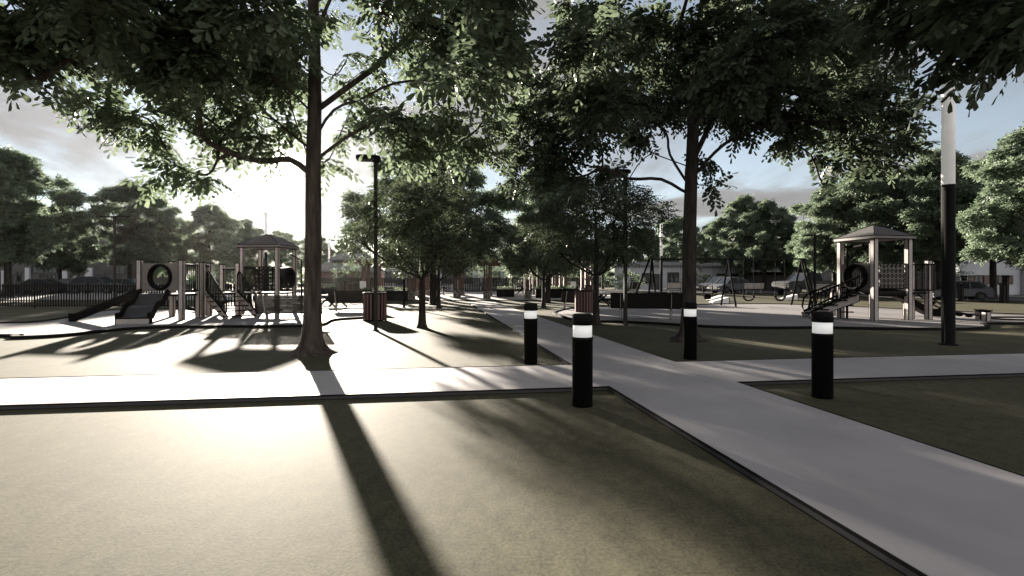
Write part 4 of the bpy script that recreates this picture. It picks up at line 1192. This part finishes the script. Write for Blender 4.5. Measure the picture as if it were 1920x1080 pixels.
def sign(px, py, Y, w, h, label):
    c = at(px, py, Y)
    t = thing('sign_board', label, 'sign', (c.x, c.y, c.z - h / 2), 0, 'blank white signs on pergola posts', world=False)
    mb = MB(); k = .05
    mb.extrude([(-w / 2 + k, 0, 0), (w / 2 - k, 0, 0), (w / 2, 0, k), (w / 2, 0, h - k), (w / 2 - k, 0, h), (-w / 2 + k, 0, h), (-w / 2, 0, h - k), (-w / 2, 0, k)], (0, .03, 0)); mb.build('board', M['board_white'], t)
    mb = MB(); mb.box((-.08, .06, h / 2), (.03, .06, h * .9)); mb.box((.08, .06, h / 2), (.03, .06, h * .9)); mb.build('bracket', M['black'], t)
sign(680.5, 534, 40.6, .5, .58, 'blank white sign with notched corners beside the sunlit slatted bin')
sign(1075, 534, 43.7, .45, .56, 'blank white sign with notched corners above the mesh bench and dark bin')

# planters, grills and other plaza pieces
def planter(px, Y, W, D, H, label, plants=True):
    x = (px - 960) / 960 * Y
    t = thing('planter', label, 'planter', (x, Y, gz(x, Y) + .05), 0, 'black plaza planters', world=False)
    mb = MB(); mb.box((0, 0, H / 2), (W, D, H)); mb.box((0, -D / 2 - .01, H - .05), (W + .06, .05, .08)); mb.box((0, D / 2 + .01, H - .05), (W + .06, .05, .08)); mb.build('box', M['black'], t)
    rs = np.random.RandomState(int(px)); n = int(W * D * 70)
    P = np.stack([rs.uniform(-W / 2, W / 2, n), rs.uniform(-D / 2, D / 2, n), np.full(n, H - .02) + rs.uniform(0, .12, n)], 1); Dd = rs.normal(0, .6, (n, 3)); Dd[:, 2] = np.abs(Dd[:, 2]) + .35
    V, k = leaf_arrays(P, Dd, rs.uniform(.12, .28, n), 3, .10, .04, False, rs, .1)
    o = bpy.data.objects.new('plants', array_mesh('plants', V, k, M['leaf'])); COL.objects.link(o); o.parent = t
planter(722, 40.0, 3.4, .8, .75, 'long low black planter between the sunlit bin and the pergola')
planter(1040, 42.5, 3.2, .8, .75, 'long low black planter behind the thick trunk at the plaza kerb')
planter(948, 44, 1.5, 1.5, .62, 'square black slatted planter under the pergola with bright rafters')
planter(600, 46, 2.6, .8, .75, 'black planter half hidden by the big sunlit trunk')

# ------------------------------------------------------------------ houses
def house(x0, x1, y, D, H, mat, label, z=None, roof='hip', rh=2.2, openings=(), bays=(), over=.5, rmat='shingle'):
    z0 = gz((x0 + x1) / 2, y) if z is None else z
    W = x1 - x0
    t = thing('house', label, 'house', ((x0 + x1) / 2, y, z0), 0, None)
    MB().box(((x0 + x1) / 2, y + D / 2, z0 + H / 2 - .25), (W, D, H + .5)).build('wall', M[mat], t)
    if roof == 'hip':
        mb = MB(); a, b, c, d = x0 - over, x1 + over, y - over, y + D + over; r = min(W, D) * .5; zt = z0 + H
        mb.add([(a, c, zt), (b, c, zt), (b, d, zt), (a, d, zt), (a, c, zt + .18), (b, c, zt + .18), (b, d, zt + .18), (a, d, zt + .18), (a + r, y + D / 2, zt + rh), (b - r, y + D / 2, zt + rh)],
               [(3, 2, 1, 0), (0, 1, 5, 4), (1, 2, 6, 5), (2, 3, 7, 6), (3, 0, 4, 7), (4, 5, 9, 8), (5, 6, 9), (6, 7, 8, 9), (7, 4, 8)]); mb.build('roof', M[rmat], t)
    elif roof == 'gable':
        mb = MB(); zt = z0 + H; c = (x0 + x1) / 2
        mb.extrude([(x0, y + .002, zt), (x1, y + .002, zt), (c, y + .002, zt + rh)], (0, D - .004, 0), 0); g = mb.build('gable', M[mat], t)
        mb = MB()
        for s in (-1, 1):
            e = Vector((c + s * (W / 2 + over), y - over, zt - rh * over / (W / 2))); p = Vector((c, y - over, zt + rh))
            mb.extrude([e, p, p + Vector((0, 0, .18)), e + Vector((0, 0, .18))], (0, D + 2 * over, 0))
        mb.build('roof', M[rmat], t)
    else:
        mb = MB(); mb.box(((x0 + x1) / 2, y + D / 2, z0 + H + .2), (W + .3, D + .3, .4)); mb.build('parapet', M[rmat], t)
    for bx0, bx1, bz0, bz1, bm, dep in bays:
        MB().box(((bx0 + bx1) / 2, y - dep / 2 - .003, z0 + (bz0 + bz1) / 2), (bx1 - bx0, dep, bz1 - bz0)).build('bay', M[bm], t)
    for op in openings:
        kind, cx, cz, w, h = op[:5]; f = y - (op[5] if len(op) > 5 else 0)
        mb = MB()
        for X in (-w / 2, w / 2): mb.box((cx + X, f - .05, z0 + cz), (.10, .12, h + .1))
        for Z in (-h / 2, h / 2): mb.box((cx, f - .05, z0 + cz + Z), (w - .1, .12, .10))
        mb.box((cx, f - .045, z0 + cz), (.05, .06, h - .1))
        if kind == 'window': mb.box((cx, f - .045, z0 + cz), (w - .1, .055, .05))
        wn = mb.build('door' if kind == 'door' else 'window', M['frame'], t)
        MB().box((cx, f - .02, z0 + cz), (w - .1, .03, h - .1)).build('pane' if kind != 'door' else 'leaf', M['glass' if kind != 'door' else 'wall_dark'], wn)
        if kind == 'shutter':
            for s in (-1, 1): MB().box((cx + s * (w / 2 + .36), f - .04, z0 + cz), (.6, .07, h + .08)).build('shutter', M['wall_brick'], wn)
    return t
def XP(px, Y): return (px - 960) / 960 * Y
# terraced houses across the car park
Yh = 74
def wins(lst, Y): return [(k, XP(px, Y), cz, w, h) for k, px, cz, w, h in lst]
house(XP(-110, Yh), XP(46, Yh), Yh, 10, 7.0, 'wall_dark', 'dark town house with white end panels at the picture edge, behind the fence', bays=[(XP(-60, Yh), XP(-20, Yh), 0, 5, 'wall_white', .3), (XP(6, Yh), XP(16, Yh), 0, 2.8, 'wall_white', .3)], openings=wins([('window', -5, 1.8, 1.4, 1.6), ('door', 27, 1.1, 1.1, 2.1), ('window', 36, 1.9, 1.1, 1.4), ('window', -40, 4.6, 1.4, 1.5)], Yh - .35), roof='flat')
house(XP(46.5, Yh), XP(116, Yh), Yh, 10, 7.2, 'wall_dark', 'dark town house with one narrow white bay and arched porch behind the parked cars', bays=[(XP(50, Yh), XP(58, Yh), 0, 3.2, 'wall_white', .3), (XP(27, Yh) + 2.3, XP(44, Yh) + .6, 0, 3.0, 'wall_white', .28)], openings=wins([('window', 71, 3.2, 1.7, 1.5), ('window', 98, 3.2, 1.3, 1.5), ('door', 82, 1.1, 1.1, 2.1), ('window', 104, 1.5, 1.2, 1.3)], Yh - .05), roof='hip', rh=2.5)
house(XP(116.5, Yh), XP(246, Yh), Yh, 10, 7.0, 'wall_dark', 'dark town house with a white bay behind the silver roofed car', bays=[(XP(162, Yh), XP(175.5, Yh), 0, 3.2, 'wall_white', .3), (XP(118, Yh), XP(128, Yh), 1.2, 2.7, 'wall_white', .2)], openings=wins([('window', 150, 3.0, 1.5, 1.5), ('window', 224, 3.0, 1.5, 1.4), ('door', 190, 1.1, 1.1, 2.1), ('window', 204, 1.6, 1.2, 1.4), ('window', 140, 1.5, 1.1, 1.3)], Yh - .05), roof='gable', rh=2.0)
# roofs and white house behind the pergolas
Yw = 78
low = house(XP(612, Yw), XP(704, Yw), Yw - 6, 12, 2.6, 'wall_brick', 'low building with a two-tier grey roof behind the big sunlit trunk', roof='hip', rh=2.6, openings=wins([('window', 640, 1.4, 1.6, 1.2)], Yw - 6))
tier = house(XP(640, Yw), XP(704, Yw) - 1, Yw - 3.5, 7.0, 4.3, 'wall_brick', 'upper tier of the grey roofed building, set back above its lower roof', roof='hip', rh=2.0)
for c in list(tier.children):      # the raised middle is part of the same building
    c.location = tier.location - low.location; c.parent = low
bpy.data.objects.remove(tier)
house(XP(722, Yw), XP(944, Yw), Yw, 10, 3.6, 'wall_white', 'long white house with dark framed windows behind the pergolas', roof='hip', rh=2.4, openings=wins([('window', 734, 1.9, 1.9, 1.7), ('window', 752, 1.9, 1.0, 2.2), ('window', 790, 1.9, 2.2, 1.9), ('door', 812, 1.1, 1.2, 2.2), ('window', 842, 1.9, 2.0, 1.9), ('window', 876, 1.9, 1.4, 1.9), ('window', 926, 1.9, 2.0, 1.7)], Yw))
# houses behind the swings
Yr = 76
house(XP(1160, Yr), XP(1312, Yr), Yr, 3, 3.5, 'wall_white', 'white house with three dark framed windows behind the swing frame', roof='hip', rh=.7, openings=wins([('window', 1190, 1.6, 1.2, 1.6), ('window', 1212, 1.7, 1.3, 1.5), ('door', 1228, 1.2, 1.2, 2.2), ('window', 1262, 1.8, 1.6, 1.5), ('window', 1296, 1.8, 1.3, 1.5)], Yr))
house(XP(1313, Yr), XP(1388, Yr), Yr - 1, 3.5, 3.4, 'wall_white', 'white house with small dark windows behind the two grey cars', roof='hip', rh=.7, openings=wins([('window', 1325, 1.5, 1.1, 1.3), ('window', 1352, 1.7, 1.3, 1.4), ('window', 1376, 1.7, 1.3, 1.4)], Yr - 1))
house(XP(1389, Yr), XP(1448, Yr), Yr - 3, 4, 3.6, 'wall_white', 'white gabled house rising over the dark garage', roof='gable', rh=1.6, openings=wins([('window', 1397, 3.0, 1.2, 1.2)], Yr - 3))
house(XP(1398, 70), XP(1482, 70), 70, 2.5, 2.15, 'wall_dark', 'low dark garage wall behind the belt swings', z=.42, roof='flat', rmat='line', openings=wins([('door', 1404, 1.0, 1.1, 1.9)], 70))
house(XP(1470, 104), XP(1640, 104), 104, 14, 11.2, 'wall_dark', 'tall dark building whose flat roof shows above the trees by the pickup truck', roof='flat', rmat='wall_dark', openings=wins([('window', 1490, 8, 2, 1.8), ('window', 1520, 8, 2, 1.8), ('window', 1560, 8, 2, 1.8)], 104))
Yq = 56
house(XP(1800, Yq), XP(1913, Yq), Yq, 3.5, 4.2, 'wall_white', 'white house with two shuttered windows across the road', z=.1, roof='hip', rh=2.4, openings=[('shutter', XP(1835, Yq), 1.72, 1.0, .92), ('shutter', XP(1879, Yq), 1.72, 1.0, .92)])
house(XP(1914, Yq), XP(2060, Yq), Yq - .6, 3.5, 4.4, 'wall_white', 'pale house cut off by the picture edge, beside the shuttered white one', z=.1, roof='hip', rh=2.4, openings=[('window', XP(1935, Yq), 1.72, 1.1, 1.2), ('door', XP(1960, Yq), 1.2, 1.1, 2.1)])
house(XP(1650, 66), XP(1798, 66), 66, 2.5, 5.2, 'wall_dark', 'dark house behind the tall column and street trees', z=.3, roof='hip', rh=2.4, openings=wins([('window', 1690, 3.2, 1.3, 1.4), ('window', 1750, 3.2, 1.3, 1.4), ('door', 1720, 1.2, 1.1, 2.1)], 66))

# ------------------------------------------------------------------ cars
def loft(sections, m=0, mb=None, cap=True):
    mb = mb or MB(); K = len(sections[0]); base = len(mb.v)
    for s in sections: mb.v += [tuple(p) for p in s]
    for i in range(len(sections) - 1):
        for k in range(K):
            q = (k + 1) % K
            mb.f.append([base + i * K + k, base + i * K + q, base + (i + 1) * K + q, base + (i + 1) * K + k]); mb.m.append(m)
    if cap:
        mb.f.append([base + k for k in range(K)][::-1]); mb.m.append(m)
        e = base + (len(sections) - 1) * K; mb.f.append([e + k for k in range(K)]); mb.m.append(m)
    return mb
PAINT = {}
def car(px, Y, rz, kind, colour, label, name, group, z=None):
    "front of the car towards local -x"
    x = (px - 960) / 960 * Y
    L, Wd, H = dict(sedan=(4.6, 1.8, 1.42), suv=(4.6, 1.86, 1.66), hatch=(3.9, 1.72, 1.52), pickup=(5.7, 1.98, 1.92))[kind]
    t = thing(name, label, 'pickup truck' if kind == 'pickup' else 'car', (x, Y, gz(x, Y) + .045 if z is None else z), rz, group, world=False)
    if colour not in PAINT: PAINT[colour] = paint('car_paint', colour)
    pm_ = PAINT[colour]
    wr = {'sedan': .33, 'suv': .36, 'hatch': .31, 'pickup': .42}[kind]
    fx, rx = -L / 2 + (.88 if kind != 'pickup' else .98), L / 2 - (.85 if kind != 'pickup' else 1.2)
    g = {'sedan': .19, 'suv': .22, 'hatch': .2, 'pickup': .34}[kind]
    belt = {'sedan': .88, 'suv': 1.0, 'hatch': .93, 'pickup': 1.18}[kind]; hood = {'sedan': .80, 'suv': .96, 'hatch': .88, 'pickup': 1.22}[kind]
    # lower body: outline in side view with arches, extruded and narrowed at top by a second layer
    def arch(cx, r): return [(cx + r * math.cos(a), max(g, wr + r * math.sin(a) - .0)) for a in [math.pi - i * math.pi / 8 for i in range(9)]]
    out = [(-L / 2 + .06, g)] + [p for p in arch(fx, wr + .06)] + [p for p in arch(rx, wr + .06)] + [(L / 2 - .08, g), (L / 2, g + .25), (L / 2 - .02, belt - .12), (L / 2 - .1, belt)]
    if kind == 'pickup': out += [(L / 2 - 1.75, belt + .02), (-L / 2 + 1.7, belt + .03), (-L / 2 + .9, hood), (-L / 2 + .12, hood - .06), (-L / 2, hood - .2), (-L / 2 - .02, g + .3)]
    else: out += [(-L / 2 + 1.25, belt), (-L / 2 + .8, hood), (-L / 2 + .22, hood - .13), (-L / 2 + .02, hood - .3), (-L / 2 - .02, g + .22)]
    mb = MB()
    secs = []
    for w, ins in ((-Wd / 2 + .05, .06), (-Wd / 2, 0), (Wd / 2, 0), (Wd / 2 - .05, .06)):
        pass
    n = len(out)
    def ring(y, k): return [(px_ * k, y, pz if pz < .5 else pz - (1 - k) * .6) for px_, pz in out]
    secs = [ring(-Wd / 2 + .03, .985), ring(-Wd / 2, 1), ring(Wd / 2, 1), ring(Wd / 2 - .03, .985)]
    loft([secs[0], secs[1], secs[2], secs[3]], 0, mb)
    body = mb.build('body', pm_, t)
    # cabin
    if kind == 'pickup': cab = [(-L / 2 + 1.62, belt), (-L / 2 + 2.45, H), (-L / 2 + 3.75, H - .01), (-L / 2 + 4.0, belt)]
    elif kind == 'sedan': cab = [(-L / 2 + 1.15, belt - .01), (-L / 2 + 1.95, H - .02), (-L / 2 + 2.6, H), (-L / 2 + 3.2, H - .05), (L / 2 - .35, belt - .01)]
    elif kind == 'suv': cab = [(-L / 2 + 1.15, belt - .01), (-L / 2 + 1.9, H - .03), (-L / 2 + 2.7, H), (L / 2 - .7, H - .06), (L / 2 - .12, belt - .01)]
    else: cab = [(-L / 2 + .95, belt - .01), (-L / 2 + 1.55, H - .04), (-L / 2 + 2.1, H), (L / 2 - .85, H - .08), (L / 2 - .12, belt - .01)]
    def cring(y, sh): return [(cx_, y * (1 if cz < belt + .05 else sh), cz) for cx_, cz in cab]
    mb = MB(); loft([cring(-Wd / 2 + .07, .84), cring(Wd / 2 - .07, .84)], 0, mb)
    mb.build('cabin', M['glass'], t)
    mb = MB()   # roof panel and pillars in body colour, a little proud of the glass
    hi = [c for c in cab if c[1] > belt + .1]
    for (xa, za), (xb, zb) in zip(hi, hi[1:]):
        mb.beam((xa, 0, za + .012), (xb, 0, zb + .012), (Wd - .14) * .845, .035)
    for s in (-1, 1):
        for (xa, za), (xb, zb) in ((cab[0], cab[1]), (cab[-1], cab[-2])):
            mb.beam((xa, s * (Wd / 2 - .065), za), (xb, s * (Wd / 2 - .065) * .845, zb), .06, .07)
        xm = (hi[0][0] + hi[-1][0]) / 2 + .1
        mb.beam((xm, s * (Wd / 2 - .06), belt), (xm, s * (Wd / 2 - .06) * .845, H - .02), .07, .05)
    mb.build('roof', pm_, t)
    for X in (fx, rx):
        for s in (-1, 1):
            mb = MB(); mb.tube([(X, s * (Wd / 2 - .2), wr), (X, s * (Wd / 2 - .01), wr)], wr, 22); wh = mb.build('wheel', M['tyre'], t)
            mb = MB(); mb.tube([(X, s * (Wd / 2 - .1), wr), (X, s * (Wd / 2 + .003), wr)], wr * .66, 18)
            for q in range(5):
                a = q * 1.2566; mb.beam((X, s * (Wd / 2 + .008), wr), (X + wr * .6 * math.cos(a), s * (Wd / 2 + .008), wr + wr * .6 * math.sin(a)), .03, .06, 1, up=(0, 1, 0))
            mb.build('rim', [M['frame'], M['rim']], wh)
    for s in (-1, 1):
        mb = MB(); mb.box((-L / 2 + .06, s * (Wd / 2 - .26), hood - .24), (.16, .36, .14)); mb.build('headlight', M['ltn'], t)
        mb = MB(); mb.box((-L / 2 + 1.55 if kind != 'pickup' else -L / 2 + 2.0, s * (Wd / 2 + .07), belt + .06), (.12, .16, .12)); mb.build('mirror', pm_, t)
        mb = MB(); mb.box((L / 2 - .05, s * (Wd / 2 - .18), belt - .2), (.10, .2, .14)); mb.build('tail_light', M['slat_red'], t)
    mb = MB(); mb.box((-L / 2 + .0, 0, g + .3), (.05, Wd * .62, .28))
    if kind == 'pickup':
        for q in range(3): mb.box((-L / 2 - .03, 0, hood - .5 + q * .14), (.05, Wd * .7, .05))
    mb.build('grille', M['frame'], t)
    if kind == 'pickup':
        mb = MB(); mb.box((L / 2 - .95, 0, belt + .035), (1.55, Wd - .3, .02)); mb.build('bed_opening', M['line'], t)
    return t
GP, GS = 'cars parked behind the picket fence', 'cars parked along the road'
car(72, 50, R(8), 'sedan', (.03, .031, .034), 'dark sedan parked behind the fence, roof showing just before the broad dark one', 'parked_car', GP, .42)
car(90, 53.5, R(186), 'sedan', (.06, .06, .063), 'dark car with pale roof edge behind the fence, second from the picture edge', 'parked_car', GP, .5)
car(131, 54, R(4), 'sedan', (.05, .052, .055), 'dark sedan with glinting roof between two others behind the fence', 'parked_car', GP, .5)
car(185, 49, R(183), 'suv', (.045, .05, .056), 'large dark car with the highest silvery roof behind the fence', 'parked_car', GP, .42)
car(232, 55, R(2), 'sedan', (.07, .07, .072), 'dark car behind the fence beside the two-headed lamp post', 'parked_car', GP, .5)
car(385, 57, R(2), 'sedan', (.06, .06, .063), 'car glimpsed through the railings of the play structure stair', 'parked_car', GP, .5)
car(1350, 53, R(24), 'suv', (.03, .031, .034), 'dark car parked just behind the lighter grey hatchback', 'parked_car', GS)
car(1367, 50.5, R(20), 'hatch', (.085, .09, .10), 'grey hatchback between the swing legs and a tree trunk', 'parked_car', GS)
car(1509, 47.5, R(17), 'pickup', (.028, .029, .033), 'dark pickup truck behind the end of the swing frame', 'pickup_truck', GS)
car(1797, 41, R(-20), 'hatch', (.12, .125, .145), 'pale grey hatchback parked behind the tall black column', 'parked_car', GS)

# ------------------------------------------------------------------ grey posts in pairs by the road, game boards
def gate_post(px, Y, h, label):
    x = (px - 960) / 960 * Y
    t = thing('marker_post', label, 'post', (x, Y, gz(x, Y)), .2, 'grey posts with dark caps by the road', world=False)
    mb = MB(); mb.opost((0, 0), .26, 0, h - .1, e=.04); mb.build('shaft', [M['speckle'], M['line']], t)
    mb = MB(); mb.box((0, 0, h - .04), (.34, .34, .10)); mb.box((0, 0, h + .02), (.26, .26, .04)); mb.build('cap', M['black'], t)
gate_post(1801.5, 40, 1.32, 'shorter grey post in front of the pale hatchback')
gate_post(1807.5, 41.2, 1.95, 'taller grey post in front of the pale hatchback')
gate_post(1880, 38, 1.42, 'shorter grey post in front of the white house window')
gate_post(1886, 38.8, 1.98, 'taller grey post in front of the white house window')
def board(px, Y, rz, label):
    x = (px - 960) / 960 * Y
    t = thing('toss_board', label, 'game board', (x, Y, gz(x, Y)), rz, 'white bean bag boards on the far lawn', world=False)
    mb = MB(); P = [(-.6, -.3, .08), (.6, -.3, .40), (.6, .3, .40), (-.6, .3, .08)]
    mb.extrude(P, (0, 0, .04), 0); mb.build('top', M['board_white'], t)
    mb = MB()
    for s in (-.3, .28): mb.extrude([(-.6, s, .0), (.6, s, 0), (.6, s, .395), (-.6, s, .075)], (0, .02, 0), 0)
    mb.build('side', M['board_white'], t)
    mb = MB(); mb.box((.63, 0, .2), (.05, .6, .40)); mb.box((.655, 0, .2), (.02, .5, .12), 1); mb.build('end_frame', [M['line'], M['board_white']], t)
board(1341, 40, .25, 'white bean bag board set behind another beneath the bucket swing')
board(1348, 37.2, .05, 'white bean bag board next to the swing frame middle legs')
board(1478, 41, .1, 'white bean bag board behind the belt swing closest to the pickup truck')

# low shrubs and a round tree by the roofs
def shrub(px, Y, w, h, seed, label, group, n=340, mat='leaf_far', base=.15):
    x = (px - 960) / 960 * Y; rs = np.random.RandomState(seed)
    t = thing('shrub', label, 'shrub', (x, Y, gz(x, Y)), 0, group, world=False)
    d = rs.normal(0, 1, (n, 3)); d /= np.linalg.norm(d, axis=1, keepdims=True); u = rs.uniform(.2, 1, (n, 1)) ** .5
    P = d * u * np.array([w / 2, w / 2, h / 2 * (1 - base)]) * (1 + .18 * np.sin(5 * d[:, :1] + seed)) + np.array([0, 0, h / 2 * (1 + base)])
    V, k = leaf_arrays(P, d + rs.normal(0, .4, (n, 3)), rs.uniform(.3, .55, n), 3, .22, .10, False, rs, .2)
    o = bpy.data.objects.new('foliage', array_mesh('foliage', V, k, M[mat])); COL.objects.link(o); o.parent = t
    mb = MB()
    for q in range(5):
        a = q * 1.26; mb.tube([(0, 0, -.05), (math.cos(a) * w * .1, math.sin(a) * w * .1, h * .3), (math.cos(a) * w * .28, math.sin(a) * w * .28, h * .65)], [.05, .035, .02], 6)
    mb.build('stem', M['bark_dark'], t)
for i, (px, Y, w, h, lab) in enumerate([(660, 63.5, 5.2, 3.4, 'round bushy shrub in front of the two-tier grey roof'), (905, 66, 4.2, 3.4, 'round shrub behind the pergola at the end of the path'), (946, 65.5, 3.8, 3.2, 'round shrub behind the rafters of the shaded pergola'), (990, 65, 3.4, 3.0, 'round shrub behind the tall fence beside a house window'), (1100, 66, 4.6, 3.4, 'round shrub behind the white sign pergola'), (1178, 62, 4.0, 2.2, 'bright shrub behind the speckled lamp post'), (1300, 68, 3, 2.4, 'dark shrub beside the white house door'), (1772, 51, 3.4, 4.4, 'tall dark shrub beside the wall end of the shuttered white house'), (1012, 64, 3, 2.6, 'round shrub seen over the tall fence by the thick trunk')]):
    shrub(px, Y, w, h, 60 + i, lab, 'round shrubs behind the plaza')
HAZE = .00002; EXPOSURE = 2.75
# ------------------------------------------------------------------ light, sky, air, camera
def build_world():
    w = bpy.data.worlds.new('World'); sc.world = w; w.use_nodes = True
    nt = w.node_tree; L = nt.links.new
    bg = nt.nodes['Background']; bg.inputs['Strength'].default_value = SKY
    el = math.asin(SUN_DIR.z); az = math.atan2(SUN_DIR.x, SUN_DIR.y)
    sky = node(nt, 'ShaderNodeTexSky', sky_type='NISHITA')
    sky.sun_disc = False; sky.sun_elevation = el; sky.sun_rotation = az
    sky.altitude = 600; sky.air_density = 1.0; sky.dust_density = .1; sky.ozone_density = 1.5
    hs = node(nt, 'ShaderNodeHueSaturation'); hs.inputs['Saturation'].default_value = .55; hs.inputs['Value'].default_value = .5
    L(sky.outputs[0], hs.inputs['Color'])
    tc = node(nt, 'ShaderNodeTexCoord')
    sx = node(nt, 'ShaderNodeSeparateXYZ'); L(tc.outputs['Generated'], sx.inputs[0])
    def mth(op, a, b=None, clamp=False):
        n = node(nt, 'ShaderNodeMath', operation=op); n.use_clamp = clamp
        for i, v in enumerate((a, b)):
            if v is None: continue
            if isinstance(v, (int, float)): n.inputs[i].default_value = v
            else: L(v, n.inputs[i])
        return n.outputs[0]
    den = mth('ADD', mth('MAXIMUM', sx.outputs['Z'], 0.0), .16)
    cx = node(nt, 'ShaderNodeCombineXYZ')
    L(mth('DIVIDE', sx.outputs['X'], den), cx.inputs['X']); L(mth('DIVIDE', sx.outputs['Y'], den), cx.inputs['Y'])
    def cloud(scale, detail, rough, off, st=(1, 1, 1), rot=0):
        mp = node(nt, 'ShaderNodeMapping'); mp.inputs['Location'].default_value = off; mp.inputs['Scale'].default_value = st
        mp.inputs['Rotation'].default_value = (0, 0, rot)
        L(cx.outputs[0], mp.inputs['Vector'])
        n = node(nt, 'ShaderNodeTexNoise'); n.inputs['Scale'].default_value = scale; n.inputs['Detail'].default_value = detail
        n.inputs['Roughness'].default_value = rough; n.inputs['Distortion'].default_value = .25
        L(mp.outputs[0], n.inputs['Vector']); return n.outputs['Fac']
    def ramp(v, a, b):
        n = node(nt, 'ShaderNodeMapRange', interpolation_type='SMOOTHSTEP')
        L(v, n.inputs['Value']); n.inputs['From Min'].default_value = a; n.inputs['From Max'].default_value = b
        return n.outputs[0]
    n1 = cloud(1.15, 9, .52, (3.1, 1.7, 0))
    cum = ramp(n1, .475, .58)
    thick = ramp(n1, .56, .74)
    cir = mth('MULTIPLY', ramp(cloud(2.2, 7, .62, (0, 4, 2), (1, .28, 1), .5), .42, .72), .75)
    sd = node(nt, 'ShaderNodeVectorMath', operation='DOT_PRODUCT'); sd.inputs[1].default_value = SUN_DIR
    L(tc.outputs['Generated'], sd.inputs[0])
    d = mth('MAXIMUM', sd.outputs['Value'], 0.0)
    near = mth('POWER', d, 14.0); close = mth('POWER', d, 90.0); disc = mth('POWER', d, 5000.0)
    K = 1 / SKY
    back = ramp(sd.outputs['Value'], .25, -.75)      # added fill: sky behind the camera brightened to light things from the front
    # cloud brightness: grey undersides, bright thin edges, brighter towards the sun
    lum = mth('ADD', mth('SUBTRACT', CLOUD, mth('MULTIPLY', thick, CLOUD * .30)), mth('ADD', mth('MULTIPLY', mth('MULTIPLY', near, CLOUD * .8), mth('SUBTRACT', 1.0, mth('MULTIPLY', thick, .55))), mth('MULTIPLY', back, CLOUD * 2.4)))
    def rgb(col, fac):
        n = node(nt, 'ShaderNodeVectorMath', operation='SCALE'); n.inputs[0].default_value = col
        L(fac, n.inputs['Scale']); return n.outputs[0]
    ccol = rgb((K, .965 * K, .95 * K), lum)
    def mix(f, a, b):
        n = node(nt, 'ShaderNodeMix', data_type='RGBA'); L(f, n.inputs[0]); L(a, n.inputs[6]); L(b, n.inputs[7]); return n.outputs[2]
    ci = rgb((K, .98 * K, .98 * K), mth('ADD', CLOUD * .95, mth('MULTIPLY', near, CLOUD * .6)))
    c = mix(cir, hs.outputs[0], ci)
    c = mix(mth('MULTIPLY', mth('MAXIMUM', cum, mth('MULTIPLY', back, .85)), .92), c, ccol)
    gl = rgb((K, .95 * K, .86 * K), mth('ADD', mth('MULTIPLY', close, GLOW), mth('MULTIPLY', disc, GLOW * 60)))
    ad = node(nt, 'ShaderNodeVectorMath', operation='ADD'); L(c, ad.inputs[0]); L(gl, ad.inputs[1])
    L(ad.outputs[0], bg.inputs['Color'])

SKY, CLOUD, GLOW = .05, .056, .07
build_world()
s = bpy.data.lights.new('sun', 'SUN'); s.energy = 5.0; s.angle = R(1.0); s.color = (1, .90, .77)
so = bpy.data.objects.new('sun', s); COL.objects.link(so)
so.rotation_euler = (-SUN_DIR).to_track_quat('-Z', 'Y').to_euler(); so.location = SUN_DIR * 200

if HAZE:
    hz, nt, b = new_mat('air')
    nt.nodes.remove(b)
    pv = node(nt, 'ShaderNodeVolumePrincipled')
    pv.inputs['Color'].default_value = (.96, .95, .93, 1); pv.inputs['Density'].default_value = HAZE; pv.inputs['Anisotropy'].default_value = .85
    nt.links.new(pv.outputs[0], nt.nodes['Material Output'].inputs['Volume'])
    mb = MB(); mb.box((0, 140, 14), (330, 320, 32))
    tag(mb.build('haze', hz), kind='stuff')

cd = bpy.data.cameras.new('camera'); cam = bpy.data.objects.new('camera', cd); COL.objects.link(cam)
cam.location = (0, 0, EYE); cam.rotation_euler = (R(90), 0, 0)
cd.sensor_width = 36; cd.lens = 18; cd.shift_y = -10 / 1920; cd.clip_end = 3000; cd.clip_start = .05
sc.camera = cam
vs = sc.view_settings
vs.view_transform = 'Standard'; vs.look = 'None'; vs.gamma = 1; vs.exposure = EXPOSURE
sc.render.engine = 'CYCLES'
cy = sc.cycles
cy.use_denoising = True
cy.max_bounces = 6; cy.diffuse_bounces = 3; cy.glossy_bounces = 2; cy.transmission_bounces = 3; cy.transparent_max_bounces = 8; cy.volume_bounces = 0
cy.sample_clamp_indirect = 6
